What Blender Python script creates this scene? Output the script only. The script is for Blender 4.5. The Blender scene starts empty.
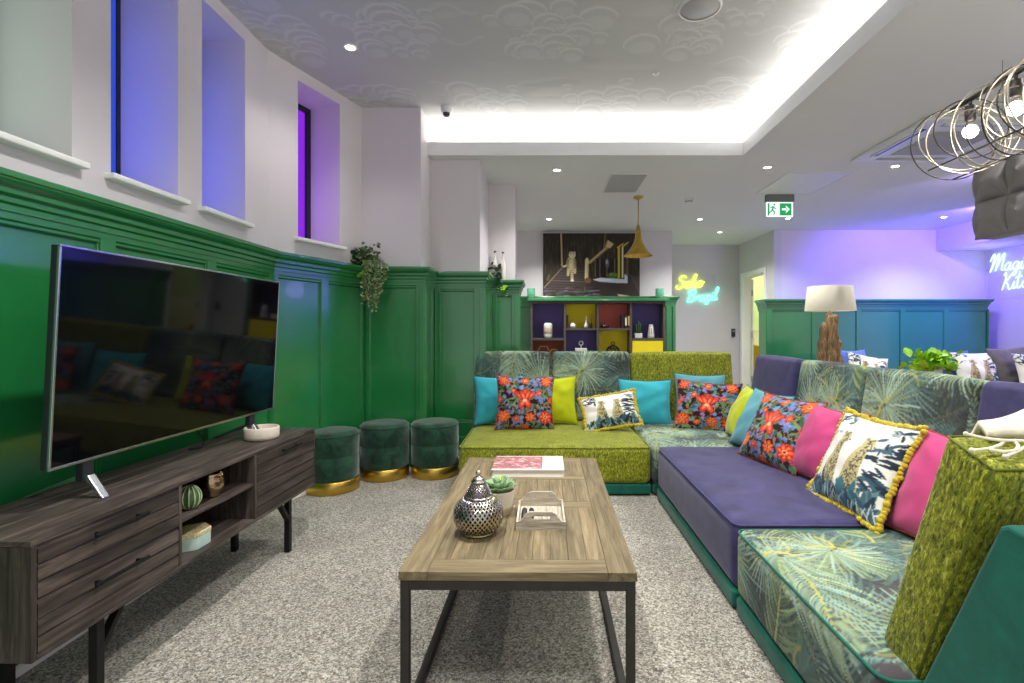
import bpy, bmesh, math, random
import numpy as np
from mathutils import Vector, Matrix, Euler
random.seed(7)
rng = np.random.default_rng(11)
SC = bpy.context.scene
COL = SC.collection
R = math.radians
# ------------------------------------------------------------------ camera frame
H = 1.18; F = 512.0; CX = 542.0; CY = 330.0
def P(px, py, Y):
    return Vector(((px - CX) / F * Y, Y, H - (py - CY) / F * Y))
def lin(c):
    c = np.asarray(c, float)
    return np.where(c <= 0.04045, c / 12.92, ((c + 0.055) / 1.055) ** 2.4)
def C8(r, g, b):
    return tuple(lin(np.array([r, g, b]) / 255.0)) + (1.0,)
# ------------------------------------------------------------------ materials
class NT:
    def __init__(s, name):
        s.m = bpy.data.materials.new(name); s.m.use_nodes = True
        s.t = s.m.node_tree; s.b = s.t.nodes['Principled BSDF']
    def n(s, typ, **kw):
        nd = s.t.nodes.new('ShaderNode' + typ)
        for k, v in kw.items():
            if k in nd.inputs.keys(): nd.inputs[k].default_value = v
            else: setattr(nd, k, v)
        return nd
    def l(s, a, b): s.t.links.new(a, b)
    def coord(s, kind='Object', scale=(1, 1, 1), attr=None):
        mp = s.n('Mapping'); mp.inputs['Scale'].default_value = scale
        if attr:
            a = s.n('Attribute', attribute_name=attr); s.l(a.outputs['Vector'], mp.inputs['Vector'])
        else:
            tc = s.n('TexCoord'); s.l(tc.outputs[kind], mp.inputs['Vector'])
        return mp.outputs['Vector']
    def noise(s, vec, scale, detail=4, rough=.55, dist=0):
        nd = s.n('TexNoise'); nd.inputs['Scale'].default_value = scale
        nd.inputs['Detail'].default_value = detail; nd.inputs['Roughness'].default_value = rough
        nd.inputs['Distortion'].default_value = dist
        s.l(vec, nd.inputs['Vector']); return nd.outputs['Fac']
    def ramp(s, fac, stops):
        r = s.n('ValToRGB'); e = r.color_ramp.elements
        while len(e) < len(stops): e.new(.5)
        for i, (p, c) in enumerate(stops): e[i].position = p; e[i].color = c
        s.l(fac, r.inputs['Fac']); return r.outputs['Color']
    def mix(s, fac, a, b, mode='MIX'):
        m = s.n('Mix', data_type='RGBA', blend_type=mode)
        for sock, v in ((m.inputs[0], fac), (m.inputs[6], a), (m.inputs[7], b)):
            if isinstance(v, bpy.types.NodeSocket): s.l(v, sock)
            else: sock.default_value = v
        return m.outputs[2]
    def bump(s, h, strength=.2, dist=.01):
        b = s.n('Bump'); b.inputs['Strength'].default_value = strength; b.inputs['Distance'].default_value = dist
        s.l(h, b.inputs['Height']); s.l(b.outputs['Normal'], s.b.inputs['Normal'])
    def base(s, c):
        if isinstance(c, bpy.types.NodeSocket): s.l(c, s.b.inputs['Base Color'])
        else: s.b.inputs['Base Color'].default_value = c
    def set(s, **kw):
        names = dict(rough='Roughness', metal='Metallic', spec='Specular IOR Level', sheen='Sheen Weight', sheenr='Sheen Roughness',
                     coat='Coat Weight', trans='Transmission Weight', alpha='Alpha', ior='IOR')
        for k, v in kw.items(): s.b.inputs[names[k]].default_value = v
        return s
M = {}
def simple(name, c, rough=.6, metal=0, var=.12, scale=12, bump=0, **kw):
    t = NT(name); v = t.coord()
    n = t.noise(v, scale)
    c = np.array(C8(*c)[:3])
    lo = tuple(np.clip(c * (1 - var), 0, 1)) + (1,); hi = tuple(np.clip(c * (1 + var), 0, 1)) + (1,)
    t.base(t.ramp(n, [(.3, lo), (.7, hi)]))
    t.set(rough=rough, metal=metal, **kw)
    if bump: t.bump(t.noise(v, scale * 8), bump, .004)
    M[name] = t.m; return t.m
def emit(name, c, strength):
    t = NT(name); t.base((0.0, 0.0, 0.0, 1)); v = t.coord()
    n = t.noise(v, 3); c = np.array(C8(*c)[:3])
    t.l(t.ramp(n, [(0, tuple(c * .97) + (1,)), (1, tuple(c) + (1,))]), t.b.inputs['Emission Color'])
    t.b.inputs['Emission Strength'].default_value = strength
    M[name] = t.m; return t.m
simple('wall_paint', (216, 209, 212), .75, var=.02, scale=1.5, bump=.02)
simple('ceiling_paint', (226, 226, 227), .8, var=.015, scale=1.2)
simple('recess_paint', (206, 203, 206), .75, var=.02, scale=1.5)
simple('white_gloss', (238, 238, 234), .35, var=.02, scale=4)
simple('green_paint', (34, 122, 62), .2, var=.06, scale=2.2, bump=.006, spec=.9, coat=.5)
simple('black_metal', (34, 32, 31), .45, .6, var=.1, scale=30)
simple('gun_metal', (66, 62, 60), .5, .7, var=.12, scale=25)
simple('chrome', (190, 192, 198), .22, 1.0, var=.05, scale=20)
simple('brass', (214, 178, 84), .3, 1.0, var=.08, scale=14)
simple('old_brass', (206, 172, 84), .28, 1.0, var=.15, scale=18)
simple('bowl_stone', (214, 202, 184), .6, var=.06, scale=40)
simple('pot_cream', (226, 216, 196), .55, var=.04, scale=30)
simple('pot_dip', (190, 172, 140), .7, var=.05, scale=30)
simple('cactus_green', (64, 98, 52), .3, var=.1, scale=20)
simple('cactus_rib', (196, 206, 158), .35, var=.05, scale=30)
simple('gold_glaze', (178, 150, 120), .16, 1.0, var=.08, scale=20)
simple('box_mint', (176, 200, 188), .5, var=.06, scale=16)
simple('plastic_white', (226, 226, 226), .4, var=.02)
simple('plastic_grey', (120, 124, 124), .5, var=.05)
simple('plastic_dark', (34, 36, 40), .35, var=.1)
simple('shelf_frame', (82, 76, 68), .55, var=.15, scale=9)
simple('panel_purple', (88, 76, 142), .6, var=.08, scale=5)
simple('panel_yellow', (246, 222, 22), .6, var=.05, scale=5)
simple('panel_red', (214, 102, 88), .6, var=.06, scale=5)
simple('panel_rust', (150, 72, 48), .6, var=.06, scale=5)
simple('ceramic_white', (226, 224, 216), .35, var=.04, scale=40)
simple('ceramic_dark', (52, 20, 24), .3, var=.1)
simple('book_black', (30, 28, 30), .5, var=.2)
simple('page', (226, 218, 204), .8, var=.06, scale=200)
simple('wood_light', (186, 140, 92), .6, var=.15, scale=14)
simple('lampshade', (236, 228, 206), .8, var=.03, scale=30)
simple('leaf_dark', (40, 72, 40), .45, var=.35, scale=40)
simple('leaf_pale', (150, 168, 116), .45, var=.35, scale=60); simple('leaf_mid', (84, 112, 58), .45, var=.35, scale=40)
simple('leaf_lime', (134, 188, 34), .4, var=.3, scale=24)
simple('leaf_succulent', (138, 166, 124), .4, var=.22, scale=30)
simple('leaf_core', (188, 200, 108), .4, var=.12, scale=30)
simple('stem_green', (70, 96, 50), .5, var=.2, scale=30)
simple('throw_wool', (226, 216, 192), .95, var=.1, scale=60, bump=.5, sheen=.3)
simple('mustard_trim', (204, 178, 24), .95, var=.22, scale=90, bump=.6, sheen=.3)
simple('trim_rust', (168, 64, 30), .9, var=.3, scale=70, bump=.4)
simple('trim_teal', (40, 110, 120), .9, var=.2, scale=70)
simple('trim_lime', (170, 186, 30), .9, var=.2, scale=70)
simple('baffle_grey', (134, 128, 128), .6, var=.06, scale=14, sheen=.15)
simple('mustard_chair', (206, 172, 40), .8, var=.08, scale=12)
simple('lime_wall', (204, 216, 160), .8, var=.03, scale=1)
simple('dado_cream', (246, 234, 206), .8, var=.03, scale=1)
simple('wire_champagne', (196, 186, 166), .35, 1.0, var=.1, scale=30)
simple('cable_black', (18, 18, 18), .6, var=.1)
simple('sofa_blue', (52, 62, 150), .85, var=.12, scale=12, sheen=.3)
def velvet(name, c, var=.3, scale=9, rough=.8, sheen=.5):
    t = NT(name); v = t.coord(); c = np.array(C8(*c)[:3])
    n = t.noise(v, scale, 5, .6, .8); n2 = t.noise(v, 420, 2)
    a = t.ramp(n, [(.34, tuple(c * (1 - var)) + (1,)), (.52, tuple(c) + (1,)), (.7, tuple(np.clip(c * (1 + var), 0, 1)) + (1,))])
    t.base(t.mix(.12, a, t.ramp(n2, [(.3, (.25, .25, .25, 1)), (.7, (1.5, 1.5, 1.5, 1))]), 'MULTIPLY'))
    t.set(rough=rough, sheen=sheen, sheenr=.4, spec=.25); t.bump(n2, .15, .002)
    M[name] = t.m
velvet('velvet_green', (34, 70, 52), .55, 11)
velvet('velvet_navy', (62, 58, 98), .3, 7, .8, .25)
velvet('velvet_plinth', (20, 98, 82), .22, 7, .75, .2)
velvet('cloth_turquoise', (56, 168, 182), .08, 6, .85, .25)
velvet('cloth_teal', (92, 158, 170), .1, 6, .85, .25)
velvet('cloth_lime', (190, 200, 22), .08, 6, .85, .25)
velvet('cloth_pink', (196, 68, 122), .08, 6, .85, .25)
velvet('cloth_grey', (98, 92, 96), .22, 8, .7, .4)
velvet('cloth_blue', (84, 110, 200), .1, 6)
def chenille():
    t = NT('chenille_lime'); v = t.coord('Object', (1, 1, 1)); vs = t.coord('Object', (1.0, 1.0, .38))
    n = t.noise(vs, 135, 3, .75, .6); n2 = t.noise(v, 11, 4, .6); n3 = t.noise(v, 330, 2)
    a = t.ramp(n, [(.34, C8(58, 66, 8)), (.46, C8(112, 118, 18)), (.57, C8(146, 150, 32)), (.70, C8(200, 202, 96))])
    b = t.mix(.45, a, t.ramp(n2, [(.35, (.55, .55, .5, 1)), (.65, (1.25, 1.25, 1.2, 1))]), 'MULTIPLY')
    t.base(b); t.set(rough=.7, sheen=.2, sheenr=.35, spec=.3); t.bump(n, .6, .004); M['chenille_lime'] = t.m
chenille()
def painted(name, rough=.85, bump=.15, sheen=.25, attr='Col'):
    t = NT(name); a = t.n('Attribute', attribute_name=attr); v = t.coord()
    n = t.noise(v, 380, 2)
    t.base(t.mix(.2, a.outputs['Color'], t.ramp(n, [(.3, (.45, .45, .45, 1)), (.7, (1.4, 1.4, 1.4, 1))]), 'MULTIPLY'))
    t.set(rough=rough, sheen=sheen, spec=.25); t.bump(n, bump, .002); M[name] = t.m
painted('printed_velvet', .85, .15, .08); painted('printed_cotton', .9, .2, .1); painted('printed_paper', .75, .02, 0); painted('canvas_paint', .6, .1, 0)
def carpet():
    t = NT('carpet'); v = t.coord()
    vo = t.n('TexVoronoi', feature='F1'); vo.inputs['Scale'].default_value = 150; t.l(v, vo.inputs['Vector'])
    vo2 = t.n('TexVoronoi', feature='F1'); vo2.inputs['Scale'].default_value = 330; t.l(v, vo2.inputs['Vector'])
    sp = t.n('SeparateColor'); t.l(vo.outputs['Color'], sp.inputs[0]); sp2 = t.n('SeparateColor'); t.l(vo2.outputs['Color'], sp2.inputs[0])
    m = t.n('Mix', data_type='FLOAT'); m.inputs[0].default_value = .4; t.l(sp.outputs[0], m.inputs[2]); t.l(sp2.outputs[0], m.inputs[3]); n = m.outputs[0]
    n2 = t.noise(v, 2.4, 5, .65, .6); n3 = t.noise(v, 60, 3, .6)
    a = t.ramp(n, [(.12, C8(76, 71, 63)), (.36, C8(130, 125, 114)), (.62, C8(166, 161, 148)), (.88, C8(212, 207, 194))])
    b = t.mix(.6, a, t.ramp(n2, [(.36, (.74, .74, .74, 1)), (.62, (1.14, 1.14, 1.14, 1))]), 'MULTIPLY')
    b = t.mix(.4, b, t.ramp(n3, [(.38, (.7, .7, .7, 1)), (.62, (1.15, 1.15, 1.15, 1))]), 'MULTIPLY')
    t.base(b); t.set(rough=.95, sheen=.2, spec=.1); t.bump(n, .5, .008); M['carpet'] = t.m
carpet()
def wood(name, dark, mid, light, gscale=1.0, rough=.55, board=.35, dist=1.6):
    t = NT(name); v = t.coord(attr='grain', scale=(1.2 * gscale, 14 * gscale, 14 * gscale))
    v2 = t.coord(attr='grain', scale=(3 * gscale, 90 * gscale, 90 * gscale))
    n = t.noise(v, 2.0, 6, .65, dist); n2 = t.noise(v2, 1.6, 3, .6, .3)
    bd = t.n('Attribute', attribute_name='board')
    a = t.ramp(n, [(.28, C8(*dark)), (.5, C8(*mid)), (.72, C8(*light))])
    b = t.mix(.5, a, t.ramp(n2, [(.3, (.5, .5, .5, 1)), (.65, (1.2, 1.2, 1.2, 1))]), 'MULTIPLY')
    c = t.mix(board, b, bd.outputs['Color'], 'MULTIPLY')
    t.base(c); t.set(rough=rough, spec=.35); t.bump(n2, .25, .003); M[name] = t.m
wood('wood_dark', (34, 29, 27), (68, 59, 54), (112, 99, 90), .8, .5, .75)
wood('wood_table', (84, 72, 50), (124, 109, 80), (150, 135, 104), 1.5, .6, .5, dist=.7)
wood('wood_grey', (140, 128, 110), (186, 176, 158), (222, 214, 200), 3.0, .75, .3)
wood('driftwood', (84, 62, 40), (150, 120, 82), (206, 178, 136), 1.6, .7, .3)
def tv_glass():
    t = NT('screen_glass'); v = t.coord(); n = t.noise(v, 2)
    t.base(t.ramp(n, [(0, (.002, .002, .003, 1)), (1, (.003, .003, .004, 1))])); t.set(rough=.045, spec=.2); M['screen_glass'] = t.m
tv_glass()
def glass(name, c, alpha, rough=.05):
    t = NT(name); v = t.coord(); n = t.noise(v, 6); cc = C8(*c)
    t.base(t.ramp(n, [(0, cc), (1, tuple(np.array(cc[:3]) * .95) + (1,))])); t.set(rough=rough, alpha=alpha, spec=.6); M[name] = t.m
glass('acrylic', (200, 206, 214), .06, .5); glass('green_glass', (96, 176, 140), .6); glass('bulb_glass', (255, 240, 220), .25)
emit('led_strip', (255, 252, 246), 15); emit('lens', (255, 252, 246), 14); emit('bulb_glow', (255, 244, 226), 8)
emit('neon_yellow', (226, 255, 60), 3.4); emit('neon_green', (90, 255, 205), 3.0); emit('neon_white', (190, 240, 255), 1.1)
emit('neon_halo_y', (190, 220, 0), 1); emit('exit_green', (14, 172, 92), .45); emit('exit_white', (240, 255, 246), .55)
emit('pane_blue', (48, 80, 216), .4); emit('pane_violet', (140, 40, 230), .45); emit('pane_pale', (170, 196, 180), .25)
def lattice_silver():
    t = NT('lattice_silver'); v = t.coord(); n = t.noise(v, 9, 3)
    t.base(t.ramp(n, [(.3, C8(150, 138, 150)), (.5, C8(196, 190, 176)), (.7, C8(206, 196, 150))])); t.set(rough=.22, metal=1); M['lattice_silver'] = t.m
lattice_silver()
# ------------------------------------------------------------------ mesh builder
class MB:
    def __init__(s): s.v = []; s.f = []; s.g = []; s.bd = []; s.smooth = []
    def add(s, verts, faces, grain=None, board=None, smooth=False):
        o = len(s.v); s.v += [tuple(p) for p in verts]
        s.f += [tuple(o + i for i in f) for f in faces]; s.smooth += [smooth] * len(faces)
        if grain is None: grain = [tuple(p) for p in verts]
        s.g += grain; b = board if board is not None else 1.0
        s.bd += [b] * len(verts); return s
    def box(s, x0, x1, y0, y1, z0, z1, axis=None, mat=None, board=None):
        vs = [(x, y, z) for x in (x0, x1) for y in (y0, y1) for z in (z0, z1)]
        fs = [(0, 1, 3, 2), (4, 6, 7, 5), (0, 4, 5, 1), (2, 3, 7, 6), (0, 2, 6, 4), (1, 5, 7, 3)]
        d = (x1 - x0, y1 - y0, z1 - z0); a = axis if axis is not None else max(range(3), key=lambda i: d[i])
        off = (random.random() * 9, random.random() * 9, random.random() * 9); o = [i for i in range(3) if i != a]
        gr = [(p[a] + off[0], p[o[0]] + off[1], p[o[1]] + off[2]) for p in vs]
        if mat is not None: vs = [tuple(mat @ Vector(p)) for p in vs]
        return s.add(vs, fs, gr, board if board is not None else random.uniform(.62, 1.25))
    def prism(s, poly, z0, z1, mat=None, axis='z'):
        n = len(poly)
        if axis == 'z': vs = [(x, y, z0) for x, y in poly] + [(x, y, z1) for x, y in poly]
        elif axis == 'x': vs = [(z0, x, y) for x, y in poly] + [(z1, x, y) for x, y in poly]
        else: vs = [(x, z0, y) for x, y in poly] + [(x, z1, y) for x, y in poly]
        if mat is not None: vs = [tuple(mat @ Vector(p)) for p in vs]
        fs = [tuple(range(n))[::-1], tuple(range(n, 2 * n))] + [(i, (i + 1) % n, n + (i + 1) % n, n + i) for i in range(n)]
        return s.add(vs, fs, [(p[1], p[0], p[2]) for p in vs])
    def lathe(s, prof, n=32, c=(0, 0, 0), mat=None, smooth=True):
        vs = []; fs = []
        for r, z in prof:
            for k in range(n):
                a = 2 * math.pi * k / n; vs.append((c[0] + r * math.cos(a), c[1] + r * math.sin(a), c[2] + z))
        if mat is not None: vs = [tuple(mat @ Vector(p)) for p in vs]
        for i in range(len(prof) - 1):
            for k in range(n):
                k2 = (k + 1) % n; fs.append((i * n + k, i * n + k2, (i + 1) * n + k2, (i + 1) * n + k))
        return s.add(vs, fs, smooth=smooth)
    def tube(s, pts, r, n=8, closed=False, cap=True):
        pts = [Vector(p) for p in pts]; m = len(pts); vs = []; fs = []
        rr = r if hasattr(r, '__len__') else [r] * m
        up = None
        for i, p in enumerate(pts):
            a = pts[(i - 1) % m] if (closed or i > 0) else p; b = pts[(i + 1) % m] if (closed or i < m - 1) else p
            t = (b - a).normalized()
            if up is None:
                up = t.orthogonal().normalized()
            up = (up - t * up.dot(t))
            up = up.normalized() if up.length > 1e-6 else t.orthogonal().normalized()
            w = t.cross(up)
            for k in range(n):
                q = 2 * math.pi * k / n; vs.append(tuple(p + (up * math.cos(q) + w * math.sin(q)) * rr[i]))
        for i in range(m if closed else m - 1):
            j = (i + 1) % m
            for k in range(n):
                k2 = (k + 1) % n; fs.append((i * n + k, i * n + k2, j * n + k2, j * n + k))
        if cap and not closed: fs += [tuple(range(n))[::-1], tuple(range((m - 1) * n, m * n))]
        return s.add(vs, fs, smooth=True)
    def ball(s, c, r, n=8, sq=(1, 1, 1)):
        prof = [(max(1e-4, math.sin(math.pi * i / n)), -math.cos(math.pi * i / n)) for i in range(n + 1)]
        vs = []; fs = []; k_ = max(6, n)
        for a, z in prof:
            for k in range(k_):
                q = 2 * math.pi * k / k_; vs.append((c[0] + r * sq[0] * a * math.cos(q), c[1] + r * sq[1] * a * math.sin(q), c[2] + r * sq[2] * z))
        for i in range(n):
            for k in range(k_):
                k2 = (k + 1) % k_; fs.append((i * k_ + k, i * k_ + k2, (i + 1) * k_ + k2, (i + 1) * k_ + k))
        return s.add(vs, fs, smooth=True)
    def build(s, name, mat, parent=None, bevel=0, seg=2, loc=None, rot=None, angle=35):
        me = bpy.data.meshes.new(name); me.from_pydata(s.v, [], s.f)
        me.polygons.foreach_set('use_smooth', s.smooth)
        g = me.attributes.new('grain', 'FLOAT_VECTOR', 'POINT'); g.data.foreach_set('vector', np.array(s.g, float).ravel())
        b = me.attributes.new('board', 'FLOAT_COLOR', 'POINT'); bb = np.array(s.bd, float)
        b.data.foreach_set('color', np.stack([bb, bb, bb, np.ones_like(bb)], 1).ravel())
        me.materials.append(M[mat] if isinstance(mat, str) else mat); me.update()
        bm = bmesh.new(); bm.from_mesh(me); bmesh.ops.recalc_face_normals(bm, faces=bm.faces); bm.to_mesh(me); bm.free()
        o = bpy.data.objects.new(name, me); COL.objects.link(o)
        if parent: o.parent = parent
        if loc: o.location = loc
        if rot: o.rotation_euler = rot
        if bevel:
            md = o.modifiers.new('edge', 'BEVEL'); md.width = bevel; md.segments = seg; md.limit_method = 'ANGLE'; md.angle_limit = R(angle)
        return o
def thing(name, label, cat, loc=(0, 0, 0), rotz=0, group=None):
    o = bpy.data.objects.new(name, None); COL.objects.link(o); o.empty_display_size = .1
    o.location = loc; o.rotation_euler = (0, 0, rotz); return tag(o, label, cat, group)
def tag(o, label, cat, group=None, kind=None):
    o['label'] = label; o['category'] = cat
    if group: o['group'] = group
    if kind: o['kind'] = kind
    return o
def struct(o, label=None):
    o['kind'] = 'structure'
    if label: o['label'] = label
    return o
def copy_tree(o, parent=None):
    c = o.copy(); COL.objects.link(c)
    if parent: c.parent = parent
    for ch in list(o.children): copy_tree(ch, c)
    return c
def smoothpath(pts, n=8):
    pts = [Vector(p) for p in pts]; out = []
    for i in range(len(pts) - 1):
        p0 = pts[max(0, i - 1)]; p1 = pts[i]; p2 = pts[i + 1]; p3 = pts[min(len(pts) - 1, i + 2)]
        for k in range(n):
            t = k / n
            out.append(.5 * ((2 * p1) + (p2 - p0) * t + (2 * p0 - 5 * p1 + 4 * p2 - p3) * t * t + (3 * p1 - p0 - 3 * p2 + p3) * t ** 3))
    return out + [pts[-1]]
# ------------------------------------------------------------------ painted cloth (colour per vertex)
class Canvas:
    def __init__(s, w, h, bg):
        s.w, s.h = w, h; s.a = np.empty((h, w, 3)); s.a[:] = np.array(bg) / 255.0
    def _blend(s, x0, x1, y0, y1, cov, c):
        s.a[y0:y1, x0:x1] += cov[..., None] * (np.array(c) / 255.0 - s.a[y0:y1, x0:x1])
    def _grid(s, xa, xb, ya, yb):
        x0 = max(0, int(xa)); x1 = min(s.w, int(xb) + 2); y0 = max(0, int(ya)); y1 = min(s.h, int(yb) + 2)
        if x1 <= x0 or y1 <= y0: return None
        X, Y = np.meshgrid(np.arange(x0, x1) + .5, np.arange(y0, y1) + .5); return x0, x1, y0, y1, X, Y
    def cap(s, p, q, r0, r1, c, al=1):
        m = max(r0, r1) + 1.5
        g = s._grid(min(p[0], q[0]) - m, max(p[0], q[0]) + m, min(p[1], q[1]) - m, max(p[1], q[1]) + m)
        if g is None: return
        x0, x1, y0, y1, X, Y = g; dx, dy = q[0] - p[0], q[1] - p[1]; L = dx * dx + dy * dy + 1e-9
        t = np.clip(((X - p[0]) * dx + (Y - p[1]) * dy) / L, 0, 1)
        d = np.hypot(X - p[0] - t * dx, Y - p[1] - t * dy)
        s._blend(x0, x1, y0, y1, np.clip(r0 + (r1 - r0) * t - d + .5, 0, 1) * al, c)
    def curve(s, pts, prof, c, al=1):
        for i in range(len(pts) - 1): s.cap(pts[i], pts[i + 1], prof[i], prof[i + 1], c, al)
    def ell(s, x, y, rx, ry, ang, c, al=1):
        m = max(rx, ry) + 2; g = s._grid(x - m, x + m, y - m, y + m)
        if g is None: return
        x0, x1, y0, y1, X, Y = g; ca, sa = math.cos(ang), math.sin(ang)
        u = ((X - x) * ca + (Y - y) * sa) / rx; v = (-(X - x) * sa + (Y - y) * ca) / ry
        d = (np.hypot(u, v) - 1) * min(rx, ry)
        s._blend(x0, x1, y0, y1, np.clip(.5 - d, 0, 1) * al, c)
    def leaf(s, x, y, ang, L, W, c, al=1, bend=0):
        n = 6; pts = []; pr = []
        for i in range(n + 1):
            t = i / n; a = ang + bend * t
            pts.append((x, y)); pr.append(W * (math.sin(math.pi * min(1, (t * .86 + .1))) ** .8) if i < n else .3)
            x += L / n * math.cos(a); y += L / n * math.sin(a)
        s.curve(pts, pr, c, al)
    def poly(s, pts, c, al=1):
        xs = [p[0] for p in pts]; ys = [p[1] for p in pts]; g = s._grid(min(xs), max(xs), min(ys), max(ys))
        if g is None: return
        x0, x1, y0, y1, X, Y = g; ins = np.zeros(X.shape, bool); n = len(pts)
        for i in range(n):
            ax, ay = pts[i]; bx, by = pts[(i + 1) % n]
            if ay == by: continue
            cnd = ((ay > Y) != (by > Y)) & (X < (bx - ax) * (Y - ay) / (by - ay) + ax); ins ^= cnd
        s._blend(x0, x1, y0, y1, ins * al, c)
    def sample(s, u, v):  # u,v in px, mirrored past the edges
        u = np.abs((u + s.w) % (2 * s.w) - s.w); v = np.abs((v + s.h) % (2 * s.h) - s.h)
        u = np.clip(u, 0, s.w - 1.001); v = np.clip(v, 0, s.h - 1.001)
        i = u.astype(int); j = v.astype(int); fu = (u - i)[:, None]; fv = (v - j)[:, None]; a = s.a
        i2 = np.minimum(i + 1, s.w - 1); j2 = np.minimum(j + 1, s.h - 1)
        return (a[j, i] * (1 - fu) + a[j, i2] * fu) * (1 - fv) + (a[j2, i] * (1 - fu) + a[j2, i2] * fu) * fv
def palm_canvas():
    N = 1000; cv = Canvas(N, N, (84, 80, 84)); r = random.Random(31)
    dark = [(58, 74, 76), (64, 84, 84), (70, 88, 80)]; teal = [(74, 116, 116), (96, 142, 138), (116, 160, 152), (84, 126, 112)]
    green = [(112, 146, 92), (138, 168, 112), (150, 184, 120), (98, 136, 100)]; pale = [(156, 188, 130), (176, 204, 150), (140, 184, 160), (166, 206, 188)]
    def frond(x, y, ang, L, tone, stem, wl, lw):
        cur = r.choice([-1, 1]) * r.uniform(.5, 1.7); pts = []; st = 30; a = ang
        for i in range(st + 1):
            pts.append((x, y, a)); x += L / st * math.cos(a); y += L / st * math.sin(a); a += cur / st
        for i in range(1, st + 1):
            t = i / st; l = L * wl * (math.sin(math.pi * (.16 + .76 * t)) ** .6) * r.uniform(.88, 1.08)
            for sgn in (-1, 1):
                c = np.clip(np.array(r.choice(tone)) * r.uniform(.82, 1.12), 0, 255); px, py, pa = pts[i]
                cv.leaf(px, py, pa + sgn * (1.25 - .75 * t) + r.uniform(-.05, .05), l, lw * r.uniform(.8, 1.15), c, 1, -sgn * r.uniform(.35, .95))
        cv.curve([(p[0], p[1]) for p in pts], [4.2 - 2.6 * i / st for i in range(st + 1)], stem)
    def burst(x, y, ang, L, tone, stem, lw):
        n = 44
        for k in range(n):
            q = k / (n - 1) - .5; a = ang + q * 5.4; c = np.clip(np.array(r.choice(tone)) * r.uniform(.82, 1.12), 0, 255)
            cv.leaf(x + 9 * math.cos(a), y + 9 * math.sin(a), a, L * r.uniform(.86, 1.05), lw * r.uniform(.8, 1.15), c, 1, q * r.uniform(.9, 2.0))
        p = [(x + 26 * math.cos(ang + 3.14 + t) - t * 20, y + 26 * math.sin(ang + 3.14 + t)) for t in np.linspace(-1.6, 1.6, 14)]; cv.curve(p, [4] * 14, stem)
        p = [(x - t * L * .7 * math.cos(ang + .8 * t), y - t * L * .7 * math.sin(ang + .8 * t)) for t in np.linspace(.2, 1, 9)]; cv.curve(p, [3.4] * 9, stem)
    def place(cnt, fn):
        g = int(math.ceil(math.sqrt(cnt))); cells = [(i, j) for i in range(g) for j in range(g)]; r.shuffle(cells)
        for i, j in cells[:cnt]: fn((i + r.uniform(.1, .9)) * N / g, (j + r.uniform(.1, .9)) * N / g)
    place(25, lambda x, y: frond(x, y, r.uniform(0, 6.28), r.uniform(260, 380), dark, (96, 110, 84), .5, 3.2))
    place(16, lambda x, y: frond(x, y, r.uniform(0, 6.28), r.uniform(240, 340), teal, (150, 160, 80), .5, 3.4))
    place(9, lambda x, y: burst(x, y, r.uniform(0, 6.28), r.uniform(130, 180), teal, (170, 176, 70), 3.6))
    place(16, lambda x, y: (frond(x, y, r.uniform(0, 6.28), r.uniform(220, 320), r.choice([green, pale]), r.choice([(214, 204, 70), (200, 204, 90)]), .46, 3.4) if r.random() < .6 else burst(x, y, r.uniform(0, 6.28), r.uniform(120, 175), r.choice([green, pale]), (216, 206, 72), 3.6)))
    place(5, lambda x, y: burst(x, y, r.uniform(0, 6.28), r.uniform(130, 170), pale, (226, 214, 76), 3.6))
    return cv
PALM = palm_canvas(); PALM.a = (PALM.a * .74 + PALM.a.mean(2, keepdims=True) * .26) * np.array([.88, .86, .84]); PALM_S = 1000 / 1.5
def flower(cv, x, y, rad, r, petals=7, ang=0, c1=(228, 72, 34), c2=(246, 122, 62)):
    for k in range(petals):
        a = ang + 6.283 * k / petals
        cv.leaf(x + rad * .12 * math.cos(a), y + rad * .12 * math.sin(a), a, rad * .95, rad * .36, (120, 22, 20))
        cv.leaf(x + rad * .12 * math.cos(a), y + rad * .12 * math.sin(a), a, rad * .9, rad * .31, c1)
        cv.leaf(x + rad * .2 * math.cos(a), y + rad * .2 * math.sin(a), a, rad * .6, rad * .13, c2)
    cv.ell(x, y, rad * .26, rad * .26, 0, (250, 170, 110)); cv.ell(x, y, rad * .16, rad * .16, 0, (96, 34, 60))
    for k in range(8): cv.ell(x + rad * .2 * math.cos(k * .785), y + rad * .2 * math.sin(k * .785), rad * .04, rad * .04, 0, (255, 220, 150))
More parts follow.
